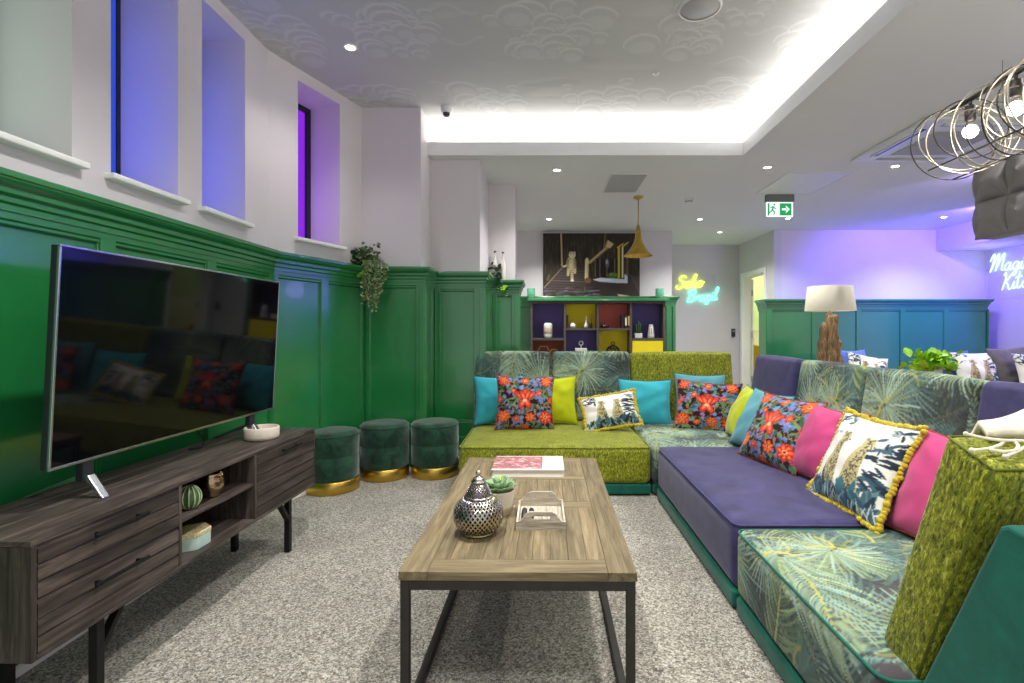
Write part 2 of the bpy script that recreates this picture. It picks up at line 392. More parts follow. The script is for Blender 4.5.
def floral_canvas(seed):
    N = 420; cv = Canvas(N, N, (48, 20, 26)); r = random.Random(seed)
    for k in range(380):
        x, y, a = r.uniform(0, N), r.uniform(0, N), r.uniform(0, 6.28); q = r.random()
        if q < .45: cv.leaf(x, y, a, r.uniform(34, 60), r.uniform(6, 11), r.choice([(66, 104, 66), (96, 128, 84), (60, 92, 84), (120, 140, 92)]), 1, r.uniform(-.7, .7))
        elif q < .72:
            for j in range(4): cv.leaf(x, y, a + (j - 1.5) * .5, r.uniform(20, 36), 5.5, r.choice([(84, 126, 178), (110, 146, 196), (128, 120, 180)]), 1)
        elif q < .86: cv.ell(x, y, 8, 8, 0, r.choice([(214, 84, 84), (206, 104, 120), (226, 104, 60)])); cv.ell(x, y, 3.5, 3.5, 0, (66, 26, 34))
        else:
            p = [(x + 44 * t * math.cos(a + 2 * t), y + 44 * t * math.sin(a + 2 * t)) for t in np.linspace(0, 1, 8)]; cv.curve(p, [1.8] * 8, (166, 150, 110))
    # a large lily in the middle
    for a, L, w in ((-1.57, 80, 22), (-2.5, 92, 18), (-.64, 92, 18), (-1.1, 72, 17), (-2.04, 72, 17), (2.1, 72, 20), (1.04, 72, 20)):
        cv.leaf(N / 2, N * .46, a, L + 7, w + 3, (110, 18, 20)); cv.leaf(N / 2, N * .46, a, L, w, (226, 66, 40)); cv.leaf(N / 2, N * .46, a, L * .7, w * .45, (246, 128, 92))
    cv.ell(N / 2, N * .48, 15, 12, 0, (246, 190, 150))
    for x, y, q in ((.15, .75, 42), (.84, .77, 44), (.13, .11, 36), (.86, .12, 36), (.59, .77, 33), (.3, .3, 19), (.74, .34, 19), (.5, .95, 30), (.06, .45, 26), (.95, .46, 28), (.5, .12, 25), (.37, .8, 20)):
        flower(cv, x * N, y * N, q, r, r.choice([6, 7, 8]), r.random(), r.choice([(228, 76, 26), (234, 92, 30), (222, 62, 40)]))
    return cv
FLORAL = floral_canvas(3); FLORAL_B = floral_canvas(8)
def cheetah_canvas(seed, flip=False):
    N = 420; cv = Canvas(N, N, (232, 228, 218)); r = random.Random(seed)
    ink = [(40, 56, 74), (52, 82, 100), (70, 100, 112), (36, 46, 58)]
    for k in range(46):   # hanging fronds of the top corners
        x = r.choice([r.uniform(0, 110), r.uniform(320, 420)]); y = r.uniform(0, 120)
        cv.leaf(x, y, r.uniform(-.4, 3.6), r.uniform(30, 60), r.uniform(4, 8), r.choice(ink + [(150, 164, 164), (196, 200, 196)]), .9, r.uniform(-.5, .5))
    for k in range(30):
        cv.leaf(r.uniform(330, 420), r.uniform(120, 330), r.uniform(2.6, 3.7), r.uniform(40, 80), r.uniform(6, 10), r.choice(ink), 1)
    def cat(cx, s):
        body = (188, 176, 128); sh = (150, 140, 100)
        p = [(-8, 132), (-26, 150), (-34, 190), (-46, 250), (-56, 320), (-60, 400), (46, 400), (44, 330), (30, 260), (22, 200), (18, 150), (6, 130)]
        cv.poly([(cx + s * a, b) for a, b in p], body)
        cv.ell(cx + s * 4, 126, 27, 24, .2 * s, body); cv.ell(cx + s * 22, 134, 15, 11, 0, (206, 196, 160)); cv.ell(cx - s * 14, 106, 8, 8, 0, sh); cv.ell(cx + s * 14, 103, 7, 7, 0, sh)
        cv.ell(cx + s * 12, 122, 3, 2.4, 0, (30, 24, 20)); cv.ell(cx + s * 33, 132, 4, 3, 0, (40, 30, 26)); cv.curve([(cx + s * 16, 126), (cx + s * 22, 138), (cx + s * 24, 146)], [2, 2, 1.5], (60, 46, 36))
        cv.curve([(cx + s * 6, 260), (cx + s * 4, 330), (cx + s * 8, 400)], [2, 2.4, 2], sh)
        for k in range(520):
            x = cx + s * r.uniform(-58, 44); y = r.uniform(104, 400)
            w = -8 - (y - 132) * .19
            if (x - cx) * s < w or (x - cx) * s > 14 + (y - 132) * .11: continue
            cv.ell(x, y, r.uniform(2.2, 4.2), r.uniform(2, 3.4), r.random() * 3, (70, 60, 44), .9)
    cat(150, 1); cat(262, -1) if flip else cat(268, 1)
    for k in range(120):  # leaves along the lower edge
        x = r.uniform(-10, 430); y = 430 - r.random() ** 1.6 * 60
        cv.leaf(x, y, -1.57 + r.uniform(-.9, .9), r.uniform(50, 120), r.uniform(7, 13), r.choice(ink + [(54, 110, 124), (92, 132, 140), (120, 140, 120)]), 1, r.uniform(-.5, .5))
    for k in range(26):
        cv.leaf(r.uniform(0, 420), 420, -1.57 + r.uniform(-1, 1), r.uniform(40, 90), 3, (206, 214, 206), .9, r.uniform(-.5, .5))
    return cv
CHEETAH = cheetah_canvas(4); CHEETAH_B = cheetah_canvas(9)
def finish_mesh(name, V, Fc, colors, mat, parent, smooth=True):
    me = bpy.data.meshes.new(name); me.from_pydata(V.tolist(), [], Fc); me.polygons.foreach_set('use_smooth', [smooth] * len(me.polygons))
    if colors is not None:
        a = me.attributes.new('Col', 'FLOAT_COLOR', 'POINT'); c = np.ones((len(V), 4)); c[:, :3] = lin(np.clip(colors, 0, 1)); a.data.foreach_set('color', c.ravel())
    me.materials.append(M[mat]); me.update(); o = bpy.data.objects.new(name, me); COL.objects.link(o)
    if parent: o.parent = parent
    return o
def cushion(name, size, r, mat, parent, step=.03, crown=(0, 0, .02), colf=None, wob=0, seed=0):
    """rounded upholstered block centred on its own origin; colf(points) gives a printed colour"""
    half = np.array(size) / 2; nn = [max(6, int(round(s / step))) for s in size]
    def axis(i):
        n = nn[i]; m = 4
        a = np.concatenate([np.linspace(-half[i], -half[i] + r, m, endpoint=False), np.linspace(-half[i] + r, half[i] - r, max(3, n)), np.linspace(half[i] - r, half[i], m + 1)[1:]])
        return a
    ax = [axis(i) for i in range(3)]; idx = {}; V = []; Fc = []
    def vid(i, j, k):
        key = (i, j, k)
        if key not in idx: idx[key] = len(V); V.append((ax[0][i], ax[1][j], ax[2][k]))
        return idx[key]
    n = [len(a) - 1 for a in ax]
    for d in range(3):
        a, b = [(1, 2), (2, 0), (0, 1)][d]
        for side in (0, n[d]):
            for i in range(n[a]):
                for j in range(n[b]):
                    q = []
                    for (di, dj) in ((0, 0), (1, 0), (1, 1), (0, 1)):
                        t = [0, 0, 0]; t[d] = side; t[a] = i + di; t[b] = j + dj; q.append(vid(*t))
                    Fc.append(tuple(q) if side else tuple(q[::-1]))
    V = np.array(V); inner = half - r; q = np.clip(V, -inner, inner); d = V - q; L = np.linalg.norm(d, axis=1, keepdims=True)
    nrm = d / np.maximum(L, 1e-9); W = q + nrm * r; u = V / half
    for i in range(3):
        a, b = [(1, 2), (2, 0), (0, 1)][i]
        W[:, i] += nrm[:, i] * crown[i] * (1 - u[:, a] ** 2) * (1 - u[:, b] ** 2)
    if wob:
        rs = np.random.default_rng(seed); ph = rs.uniform(0, 6.28, 6)
        W[:, 2] += wob * nrm[:, 2] * (np.sin(V[:, 0] * 9 + ph[0] + 2 * np.sin(V[:, 1] * 5 + ph[1])) * np.sin(V[:, 1] * 8 + ph[2]) + .5 * np.sin(V[:, 0] * 21 + ph[3]) * np.sin(V[:, 1] * 17 + ph[4]))
    return finish_mesh(name, W, Fc, colf(V, nrm) if colf else None, mat, parent)
def palm_col(ou, ov, flip=1):
    """print wraps over the block: (x, y) on top, (x, z) on the front and back, (y, z) on the ends"""
    def f(V, nrm):
        an = np.abs(nrm); top = (an[:, 2] >= an[:, 0]) & (an[:, 2] >= an[:, 1]); end = (~top) & (an[:, 0] > an[:, 1])
        u = V[:, 0] * flip; v = V[:, 1] - 0 * V[:, 2]
        h = V[:, 2].max()
        vv = np.where(top, V[:, 1], np.where(end, V[:, 1], np.where(V[:, 1] < 0, V[:, 1].min() - (h - V[:, 2]), V[:, 1].max() + (h - V[:, 2]))))
        uu = np.where(end, np.where(V[:, 0] < 0, V[:, 0].min() - (h - V[:, 2]), V[:, 0].max() + (h - V[:, 2])), V[:, 0])
        return PALM.sample((uu + ou) * PALM_S, (vv + ov) * PALM_S)
    return f
def pillow_mesh(w, h, t, n, canvas=None, seed=0, pinch=.10):
    rs = np.random.default_rng(seed); g = np.linspace(-1, 1, n + 1); U, Vv = np.meshgrid(g, g); m = n + 1
    X = w / 2 * U * (1 - pinch * (1 - Vv ** 2) * np.abs(U)); Y = h / 2 * Vv * (1 - pinch * (1 - U ** 2) * np.abs(Vv))
    prof = np.clip((1 - np.abs(U) ** 2.3) * (1 - np.abs(Vv) ** 2.3), 0, 1) ** .62
    ph = rs.uniform(0, 6.28, 8); ang = np.arctan2(Vv, U); rad = np.hypot(U, Vv)
    wr = .035 * t * np.sin(9 * ang + ph[0] + 3 * rad) * rad ** 2 * prof + .05 * t * np.sin(5 * U + ph[1] + 2 * np.sin(3 * Vv + ph[2])) * np.sin(4 * Vv + ph[3]) * prof
    dent = .12 * t * np.exp(-((U - rs.uniform(-.4, .4)) ** 2 + (Vv - .55) ** 2) / .12)
    Zf = t / 2 * prof + wr - dent * prof; Zb = -(t / 2 * prof) + wr * .5
    inner = (np.abs(U) < .9999) & (np.abs(Vv) < .9999)
    idf = np.arange(m * m).reshape(m, m); idb = idf.copy(); k = m * m
    ii = np.argwhere(inner); idb[inner] = k + np.arange(len(ii))
    V = np.concatenate([np.stack([X, Y, Zf], -1).reshape(-1, 3), np.stack([X, Y, Zb], -1)[inner]])
    Fc = []
    for i in range(n):
        for j in range(n):
            Fc.append((idf[i, j], idf[i, j + 1], idf[i + 1, j + 1], idf[i + 1, j])); Fc.append((idb[i, j], idb[i + 1, j], idb[i + 1, j + 1], idb[i, j + 1]))
    Fc = [tuple(int(a) for a in f) for f in Fc]; col = None
    if canvas is not None:
        u = (V[:, 0] / w + .5) * canvas.w; v = (.5 - V[:, 1] / h) * canvas.h; col = canvas.sample(np.clip(u, 0, canvas.w - 2), np.clip(v, 0, canvas.h - 2))
    edge = np.concatenate([np.stack([X, Y], -1)[0, :-1], np.stack([X, Y], -1)[:-1, -1], np.stack([X, Y], -1)[-1, :0:-1], np.stack([X, Y], -1)[:0:-1, 0]])
    return V, Fc, col, edge
def pillow(name, label, pos, w, h, t, mat, yaw=0, tilt=12, roll=0, canvas=None, trim=None, trim_mat=None, seed=1, n=None, group=None, cat='cushion'):
    n = n or (84 if canvas is not None else 34)
    V, Fc, col, edge = pillow_mesh(w, h, t, n, canvas, seed)
    root = thing(name, label, cat, pos, 0, group)
    root.rotation_mode = 'XYZ'
    root.matrix_world = Matrix.Translation(pos) @ Matrix.Rotation(R(yaw), 4, 'Z') @ Matrix.Rotation(R(90 - tilt), 4, 'X') @ Matrix.Rotation(R(roll), 4, 'Z')
    finish_mesh('cover', V, Fc, col, mat, root)
    step = max(1, len(edge) // 200); E = [Vector((a, b, 0)) for a, b in edge[::step]]
    if trim == 'piping':
        MB().tube(E, .0035, 6, closed=True).build('piping', trim_mat, root)
    elif trim in ('pompom', 'tassel'):
        mb = MB(); rr = .005 if trim == 'pompom' else .013; gap = .014 if trim == 'pompom' else .017
        tot = 0; last = E[-1]
        rs = random.Random(seed)
        for p in E + E[:1]:
            d = p - last; L = d.length
            while tot <= L and L > 0:
                q = last + d * (tot / L); o = q.normalized() * (rr * .7)
                mb.ball(tuple(q + o + Vector((rs.uniform(-1, 1), rs.uniform(-1, 1), rs.uniform(-1, 1))) * rr * .35), rr * rs.uniform(.8, 1.2), 5); tot += gap
            tot -= L; last = p
        mb.tube(E, rr * .55, 5, closed=True)
        mb.build('fringe_trim', trim_mat, root)
    return root
# ================================================================== ROOM SHELL
ZL = 2.75; ZT = 3.07; RAIL = 1.71
WX = -1.85                                   # long wall with the tall windows
b1 = Vector((WX, 3.45)); b2 = Vector((-1.53, 4.35))
struct(MB().box(-2.6, 8.2, -1.2, 12.2, -.06, 0).build('floor', 'carpet'), 'speckled grey carpet')
# tray ceiling with cloud wallpaper
def cloud_canvas():
    N = 900; cv = Canvas(N, N, (196, 196, 195)); r = random.Random(2)
    for k in range(160):
        cv.ell(r.uniform(0, N), r.uniform(0, N), r.uniform(20, 60), r.uniform(4, 12), r.uniform(-.3, .3), r.choice([(206, 206, 204), (184, 184, 184), (200, 200, 198)]), .5)
    for k in range(70):
        x, y = r.uniform(0, N), r.uniform(0, N); p = [(x + 9 * i, y + 8 * math.sin(i * .9 + k)) for i in range(8)]
        cv.curve(p, [1.6] * 8, (208, 208, 206), .8)
    for row in range(6):
        for cl in range(5):
            cx = (cl + .5 * (row % 2) + .15) * N / 4.5 + r.uniform(-10, 10); cy = (row + .5) * N / 6 + r.uniform(-8, 8)
            for k in range(34):
                q = k / 34; x = cx + r.gauss(0, 36) * (1.1 - .5 * q); y = cy - 36 + 72 * q + r.gauss(0, 8); rad = r.choice([r.uniform(8, 14), r.uniform(14, 27)])
                cv.ell(x, y, rad + 1.2, (rad + 1.2) * .8, 0, (186, 186, 186), .7); cv.ell(x, y, rad, rad * .8, 0, (216, 216, 214), .9); cv.ell(x + 1, y + 3, rad * .93, rad * .74, 0, (194, 194, 194), .9); cv.ell(x + 2, y + 7, rad * .72, rad * .5, 0, (206, 206, 205), .8)
    return cv
CL = cloud_canvas()
nx, ny = 330, 400; gx = np.linspace(-1.99, 1.96, nx); gy = np.linspace(-.8, 4.74, ny); GX, GY = np.meshgrid(gx, gy)
V = np.stack([GX, GY, np.full_like(GX, ZT)], -1).reshape(-1, 3); colr = CL.sample((V[:, 0] + 2) * 210, (V[:, 1] + .8) * 165)
Fc = [(j * nx + i, (j + 1) * nx + i, (j + 1) * nx + i + 1, j * nx + i + 1) for j in range(ny - 1) for i in range(nx - 1)]
o = finish_mesh('ceiling', V, Fc, colr, 'printed_paper', None, False); struct(o, 'raised grey ceiling tray papered with clouds')
# low ceiling around the tray with a lipped light slot
lx0, lx1 = 1.81, 1.70
def lipx(y): return lx0 + (lx1 - lx0) * (4.6 - y) / 5.4
mb = MB()
mb.prism([(-2.2, 4.6), (lx0, 4.6), (lx0, 4.62), (lx0, 4.72), (-2.2, 4.72)], ZL, 2.87)
mb.prism([(lx0, 4.72), (lx0, 4.6), (lx1, -.8), (lx1 + .12, -.8), (lx0 + .14, 4.72)], ZL, 2.87)
mb.prism([(-2.2, 4.72), (lx0 + .14, 4.72), (8.2, 4.72), (8.2, 12.2), (-2.2, 12.2)], ZL, 3.12)
mb.prism([(lx1 + .12, -.8), (8.2, -.8), (8.2, 4.72), (lx0 + .14, 4.72)], ZL, 3.12)
struct(mb.build('ceiling_lower', 'ceiling_paint'), 'lower plain ceiling around the lit tray')
# slim cap over the tray so nothing leaks
struct(MB().box(-2.3, 2.1, -.8, 4.8, ZT + .004, ZT + .05).build('ceiling_slab', 'ceiling_paint'))
s1 = MB().box(-.98, 1.78, 4.655, 4.675, 2.872, 2.884).build('strip', 'led_strip')
root = thing('led_strip_light', 'white LED strip glowing in the ceiling slot along the far edge of the tray', 'light', (0, 0, 0)); s1.parent = root
m = MB(); m.prism([(lx0 + .055, 4.64), (lx0 + .075, 4.64), (lx1 + .075, -.7), (lx1 + .055, -.7)], 2.872, 2.884)
root2 = thing('led_strip_light', 'white LED strip glowing in the ceiling slot above the long sofa', 'light', (0, 0, 0)); m.build('strip', 'led_strip', root2)
# ---- window wall
WZ0, WZ1 = 1.843, 2.985
wins = [(1.61, 2.015), (2.197, 2.602), (2.786, 3.19)]
def wall_with_openings(L, ops, mat4, name, top=3.1):
    mb = MB(); T = .352; x = 0
    mb.box(0, L, 0, T, 0, WZ0, mat=mat4); mb.box(0, L, 0, T, WZ1, top, mat=mat4)
    for a, b in ops + [(L, L)]:
        if a - x > .001: mb.box(x, a, 0, T, WZ0, WZ1, mat=mat4)
        x = b
    return struct(mb.build(name, 'wall_paint'))
def frame2(p, q):   # local x along the wall, +y into the wall thickness (away from the room)
    d = (q - p).normalized(); nrm = Vector((-d.y, d.x))
    return Matrix(((d.x, nrm.x, 0, p.x), (d.y, nrm.y, 0, p.y), (0, 0, 1, 0), (0, 0, 0, 1)))
Y0 = -.8
mL = frame2(Vector((WX, Y0)), b1); L1 = b1.y - Y0
wall_with_openings(L1, [(a - Y0, b - Y0) for a, b in wins], mL, 'wall_left')
d2 = (b2 - b1); L2 = d2.length; mA = frame2(b1, b2)
yA, yB = (3.697 - 3.45) / .9 * L2, (4.101 - 3.45) / .9 * L2
wall_with_openings(L2, [(yA, yB)], mA, 'wall_left_angled')
def window(i, a, b, m4, pane, lab, T=.305, f=.022, D=.014):
    root = bpy.data.objects.new('window_%d' % i, None); COL.objects.link(root); root.matrix_world = m4
    struct(root, lab)
    fr = MB()
    fr.box(a, a + f, T - D, T, WZ0, WZ1); fr.box(b - f, b, T - D, T, WZ0, WZ1); fr.box(a + f, b - f, T - D, T, WZ0, WZ0 + f); fr.box(a + f, b - f, T - D, T, WZ1 - f, WZ1)
    fr.build('window_frame', 'plastic_dark', root)
    MB().box(a + f, b - f, T - D * .5, T - D * .3, WZ0 + f, WZ1 - f).build('pane', pane, root)
    MB().box(a - .035, b + .035, -.045, .02, WZ0 - .022, WZ0 + .004).build('sill', 'white_gloss', root, bevel=.006)
for i, ((a, b), pn) in enumerate(zip(wins, ['pane_pale', 'pane_blue', 'pane_blue'])):
    window(i + 1, a - Y0, b - Y0, mL, pn, ['tall recessed window with pale light', 'tall recessed window glowing blue above the screen', 'tall recessed window glowing blue, last on the straight wall'][i])
window(4, yA, yB, mA, 'pane_violet', 'tall recessed window glowing violet above the trailing plant', .345, .04, .05)
# ---- piers and far walls
def block(name, x0, x1, y0, y1, z0, z1, mat='wall_paint'): return struct(MB().box(x0, x1, y0, y1, z0, z1).build(name, mat))
block('wall_pier', -1.95, -1.03, 4.35, 4.85, 0, 3.1)
block('wall_pier_middle', -2.0, -.572, 4.72, 5.6, 0, ZL)
block('wall_pier_far', -2.0, -.29, 5.5, 5.9, 0, ZL)
block('wall_back_left', -1.0, -.7, 5.9, 8.3, 0, ZL)
block('wall_back', -.8, 2.06, 8.12, 8.4, 0, ZL)
block('wall_recess_left', 1.9, 2.06, 8.4, 9.6, 0, ZL)
block('wall_recess_back', 1.9, 3.8, 9.46, 9.6, 0, ZL, 'recess_paint')
dy0, dy1, dz = 8.36, 9.26, 2.13
mb = MB(); mb.box(3.64, 3.76, 8.04, dy0, 0, ZL); mb.box(3.64, 3.76, dy1, 9.46, 0, ZL); mb.box(3.64, 3.76, dy0, dy1, dz, ZL)
struct(mb.build('wall_recess_right', 'recess_paint'))
block('wall_back_right', 3.7601, 7.1, 8.04, 8.16, 0, ZL)
block('wall_right', 6.96, 7.1, 5.2, 8.04, 0, ZL)
block('wall_bulkhead', 6.19, 6.96, 4.6, 8.04, 2.42, ZL)
# room beyond the door
mb = MB(); mb.box(3.76, 6.4, 11.6, 11.7, 1.19, ZL); struct(mb.build('wall_beyond', 'lime_wall'))
mb = MB(); mb.box(3.76, 6.4, 11.57, 11.7, 0, 1.16); mb.box(3.76, 6.4, 11.55, 11.7, 1.16, 1.21); struct(mb.build('trim_4', 'dado_cream'))
block('wall_beyond_left', 3.66, 3.76, 9.6, 11.7, 0, ZL, 'lime_wall'); block('wall_beyond_right', 6.4, 6.5, 8.16, 11.7, 0, ZL, 'lime_wall')
# door frame and open leaf
root = bpy.data.objects.new('door_1', None); COL.objects.link(root); struct(root, 'open doorway with white frame into the lime room')
fr = MB(); w = .075
for xa, xb in ((3.615, 3.64), (3.76, 3.785)):
    fr.box(xa, xb, dy0 - w, dy0, 0, dz + w); fr.box(xa, xb, dy1, dy1 + w, 0, dz + w); fr.box(xa, xb, dy0, dy1, dz, dz + w)
fr.box(3.64, 3.76, dy0, dy0 + .02, 0, dz); fr.box(3.64, 3.76, dy1 - .02, dy1, 0, dz); fr.box(3.64, 3.76, dy0 + .02, dy1 - .02, dz - .02, dz)
fr.build('frame', 'white_gloss', root)
lf = MB().box(3.795, 3.835, dy1 + .02, dy1 + .86, .01, dz - .03).build('door_leaf', 'white_gloss', root, bevel=.004)
for z in (.3, 1.1, 1.85): MB().box(3.785, 3.80, dy1 - .02, dy1 + .02, z - .05, z + .05).build('hinge', 'chrome', root)
# ---- green panelled wainscot
def offset_path(pts, d):
    pts = [Vector(p) for p in pts]; out = []
    for i, p in enumerate(pts):
        ns = []
        if i > 0: e = (p - pts[i - 1]).normalized(); ns.append(Vector((e.y, -e.x)))
        if i < len(pts) - 1: e = (pts[i + 1] - p).normalized(); ns.append(Vector((e.y, -e.x)))
        if len(ns) == 1: out.append(p + ns[0] * d)
        else:
            b = (ns[0] + ns[1]); k = d / max(.2, (1 + ns[0].dot(ns[1]))); out.append(p + b * k)
    return out
def sweep(mb, pts, prof):
    rows = [offset_path(pts, o) for o, z in prof]; n = len(pts); m = len(prof); vs = []; fs = []
    for i in range(n):
        for k in range(m): vs.append((rows[k][i].x, rows[k][i].y, prof[k][1]))
    for i in range(n - 1):
        for k in range(m - 1): fs.append((i * m + k, (i + 1) * m + k, (i + 1) * m + k + 1, i * m + k + 1))
    fs += [tuple(range(m)), tuple(range((n - 1) * m, n * m))[::-1]]
    mb.add(vs, fs)
def cornice(top):
    t = top
    return [(.0, t - .13), (.052, t - .13), (.052, t - .105), (.06, t - .10), (.06, t - .08), (.072, t - .072), (.072, t - .052), (.088, t - .04), (.094, t - .03), (.094, t - .026), (.10, t - .022), (.10, t - .003), (.097, t), (0, t)]
def wainscot(name, pts, stiles, top=RAIL, d0=.0, lab=None, sw=.075):
    pts = [Vector(p) for p in pts]; mb = MB()
    sweep(mb, pts, [(0, .02), (.03, .02), (.03, top - .08), (0, top - .08)])          # field
    sweep(mb, pts, [(0, .02), (.056, .02), (.056, .20), (.050, .215), (0, .215)])    # plinth
    sweep(mb, pts, [(0, .215), (.047, .215), (.047, .335), (.042, .34), (.042, .352), (.03, .362), (0, .362)])
    sweep(mb, pts, [(0, top - .18), (.03, top - .18), (.042, top - .172), (.042, top - .16), (.047, top - .155), (.047, top - .12), (0, top - .12)])
    sweep(mb, pts, cornice(top))
    for i in range(len(pts) - 1):
        p, q = pts[i], pts[i + 1]; L = (q - p).length; m4 = frame2(p, q)
        for s in stiles[i]:
            a, b = s if isinstance(s, tuple) else (s - sw / 2, s + sw / 2)
            a0 = max(a, -.05); b0 = min(b, L + .05)
            mb.box(a0, b0, -.047, -.001, .34, top - .15, mat=m4)
            for e in (a0, b0): mb.box(e - .006, e + .006, -.038, -.001, .36, top - .175, mat=m4)
    return struct(mb.build(name, 'green_paint', bevel=.0015, seg=1), lab)
wl = [WX, Y0]
s_left = [s - Y0 for s in (.12, .79, 1.46, 2.13, 2.80)]
wainscot('trim_1', [(WX, Y0), tuple(b1), tuple(b2)], [s_left + [(L1 - .05, L1 + .02)], [(-.02, .045), L2 * .5, (L2 - .06, L2 - .03)]], lab='green panelled wainscot below the tall windows')
wainscot('trim_2', [tuple(b2), (-1.03, 4.35), (-1.03, 4.72), (-.572, 4.72), (-.572, 5.5), (-.29, 5.5), (-.29, 5.9)],
         [[(.05, .08), (.47, .55)], [(-.05, .05), (.25, .3)], [(.05, .1), (.41, .51)], [(-.05, .05), .4, (.66, .73)], [(.05, .09), (.25, .33)], [(-.05, .05), (.37, .4)]], lab='green panelled wainscot stepping around the piers')
wainscot('trim_3', [(-.7, 8.12), (2.06, 8.12), (2.06, 8.6)], [[.05, .7, 1.4, 2.1, 2.7], [(-.05, .03)]], lab='green wainscot behind the cube bookcase')
# free panelled screen at the far end
px0, px1, py = 3.33, 6.76, 7.75
struct(MB().box(px0 + .1, px1 - .1, py, 8.035, 0, 1.63).build('wall_screen', 'green_paint'))
wainscot('trim_5', [(px0 + .1, 8.03), (px0 + .1, py), (px1 - .1, py), (px1 - .1, 8.03)], [[(.2, .28)], [(-.05, .03), .67, 1.34, 2.0, 2.66, (3.3, 3.39)], [(0, .05)]], top=1.642, lab='green panelled screen behind the driftwood lamp')
# pale baseboard line at the foot of the wainscot
mb = MB(); sweep(mb, [Vector((WX, Y0)), b1, b2, Vector((-1.03, 4.35)), Vector((-1.03, 4.72)), Vector((-.572, 4.72)), Vector((-.572, 5.5)), Vector((-.29, 5.5))], [(0, 0), (.07, 0), (.07, .028), (.062, .034), (0, .034)])
struct(mb.build('baseboard_left', 'white_gloss'))
# ---- ceiling fittings
def downlight(x, y, z, lab, power=62, cone=128, blend=.9):
    root = thing('downlight', lab, 'ceiling light', (x, y, z), 0, 'recessed ceiling downlights')
    MB().lathe([(.031, -.0005), (.033, -.007), (.043, -.007), (.046, -.003), (.046, 0)], 28).build('trim_ring', 'white_gloss', root)
    MB().lathe([(.0001, -.004), (.031, -.004), (.031, -.0008)], 24).build('lens', 'lens', root)
    if power:
        li = bpy.data.lights.new('downlight_beam', 'SPOT'); li.energy = power; li.spot_size = R(cone); li.spot_blend = blend; li.shadow_soft_size = .05; li.color = (1, .985, .96)
        lo = bpy.data.objects.new('downlight_beam', li); COL.objects.link(lo); lo.location = (x, y, z - .012)
DL = [(-1.28, 3.42, ZT, 'round downlight in the cloud wallpaper near the violet window'),
      (.147, 5.02, ZL, 'round downlight just beyond the lit tray, above the lime seat'),
      (.10, 7.24, ZL, 'round downlight in front of the jungle painting'),
      (2.17, 4.93, ZL, 'round downlight beside the lit tray corner, towards the exit sign'),
      (2.23, 7.24, ZL, 'round downlight between the smoke detector and the neon sign'),
      (2.85, 8.2, ZL, 'round downlight inside the neon sign recess'),
      (3.38, 4.9, ZL, 'round downlight beside the ceiling air conditioner'),
      (5.58, 7.11, ZL, 'round downlight in the violet light near the bulkhead'),
      (3.45, 7.18, ZL, 'round downlight just below the exit sign')]
for k, (x, y, z, lab) in enumerate(DL): downlight(x, y, z, lab, 20 if k == 0 else 105 if k in (2, 4) else 62)
# access hatches
def hatch(name, x0, x1, y0, y1, lab, frame='ceiling_paint'):
    root = thing(name, lab, 'ceiling hatch', ((x0 + x1) / 2, (y0 + y1) / 2, ZL)); a, b = (x1 - x0) / 2, (y1 - y0) / 2
    MB().box(-a, a, -b, b, -.005, 0).build('panel', frame, root, bevel=.001)
    m = MB(); g = .012
    for q in ((-a - g, -a, -b - g, b + g), (a, a + g, -b - g, b + g), (-a, a, -b - g, -b), (-a, a, b, b + g)): m.box(*q, -.008, 0)
    m.build('frame', 'plastic_white', root)
simple('hatch_grey', (176, 176, 178), .6, var=.02)
hatch('access_hatch', .70, 1.06, 5.15, 5.82, 'pale grey access hatch in the ceiling before the brass pendant', 'hatch_grey')
hatch('access_hatch', 2.47, 3.08, 5.09, 5.87, 'white square access hatch in the ceiling before the exit sign', 'plastic_white')
# air conditioner cassette
root = thing('air_conditioner', 'white square ceiling air conditioner with slotted grille', 'air conditioner', (3.31, 4.22, ZL), R(-1))
MB().box(-.48, .48, -.48, .48, -.03, 0).build('panel', 'plastic_white', root, bevel=.012)
g = MB()
for k in range(16): g.box(-.25, .25, -.25 + k * .0333, -.25 + k * .0333 + .02, -.037, -.029)
g.build('grille', 'hatch_grey', root)
for a in range(4):
    m4 = Matrix.Rotation(a * math.pi / 2, 4, 'Z'); MB().box(-.3, .3, -.40, -.355, -.034, -.028, mat=m4).build('air_slot', 'plastic_dark' if a == 3 else 'hatch_grey', root)
    MB().box(-.3, .3, -.415, -.40, -.045, -.028, mat=m4).build('vane', 'plastic_white', root)
# exit sign
root = thing('exit_sign', 'green and white running man exit sign hung under the ceiling', 'exit sign', (2.76, 5.95, ZL))
MB().box(-.16, .16, -.03, .03, -.085, 0).build('housing', 'plastic_grey', root, bevel=.004)
MB().box(-.155, .155, -.006, .006, -.255, -.085).build('plate', 'exit_white', root)
MB().box(.0, .135, -.0085, -.0062, -.24, -.10).build('arrow_field', 'exit_green', root)
ar = MB(); ar.box(.025, .075, -.0105, -.0088, -.182, -.158); ar.prism([(.07, -.215), (.115, -.17), (.07, -.125), (.07, -.15), (.088, -.17), (.07, -.19)], -.0105, -.0088, axis='y'); ar.build('arrow', 'exit_white', root)
rm = MB(); rm.box(-.14, -.12, -.0085, -.0062, -.24, -.10)
for a, b, r_ in (((-.075, -.135), (-.085, -.175), .012), ((-.085, -.175), (-.06, -.20), .009), ((-.06, -.20), (-.07, -.232), .008), ((-.085, -.175), (-.105, -.20), .009), ((-.105, -.20), (-.128, -.205), .008), ((-.075, -.14), (-.045, -.165), .007), ((-.075, -.14), (-.11, -.15), .007)):
    rm.tube([(a[0], -.0075, a[1]), (b[0], -.0075, b[1])], r_ * .8, 8)
rm.ball((-.062, -.0075, -.115), .011, 8, (1, .15, 1)); rm.build('running_figure', 'exit_green', root)
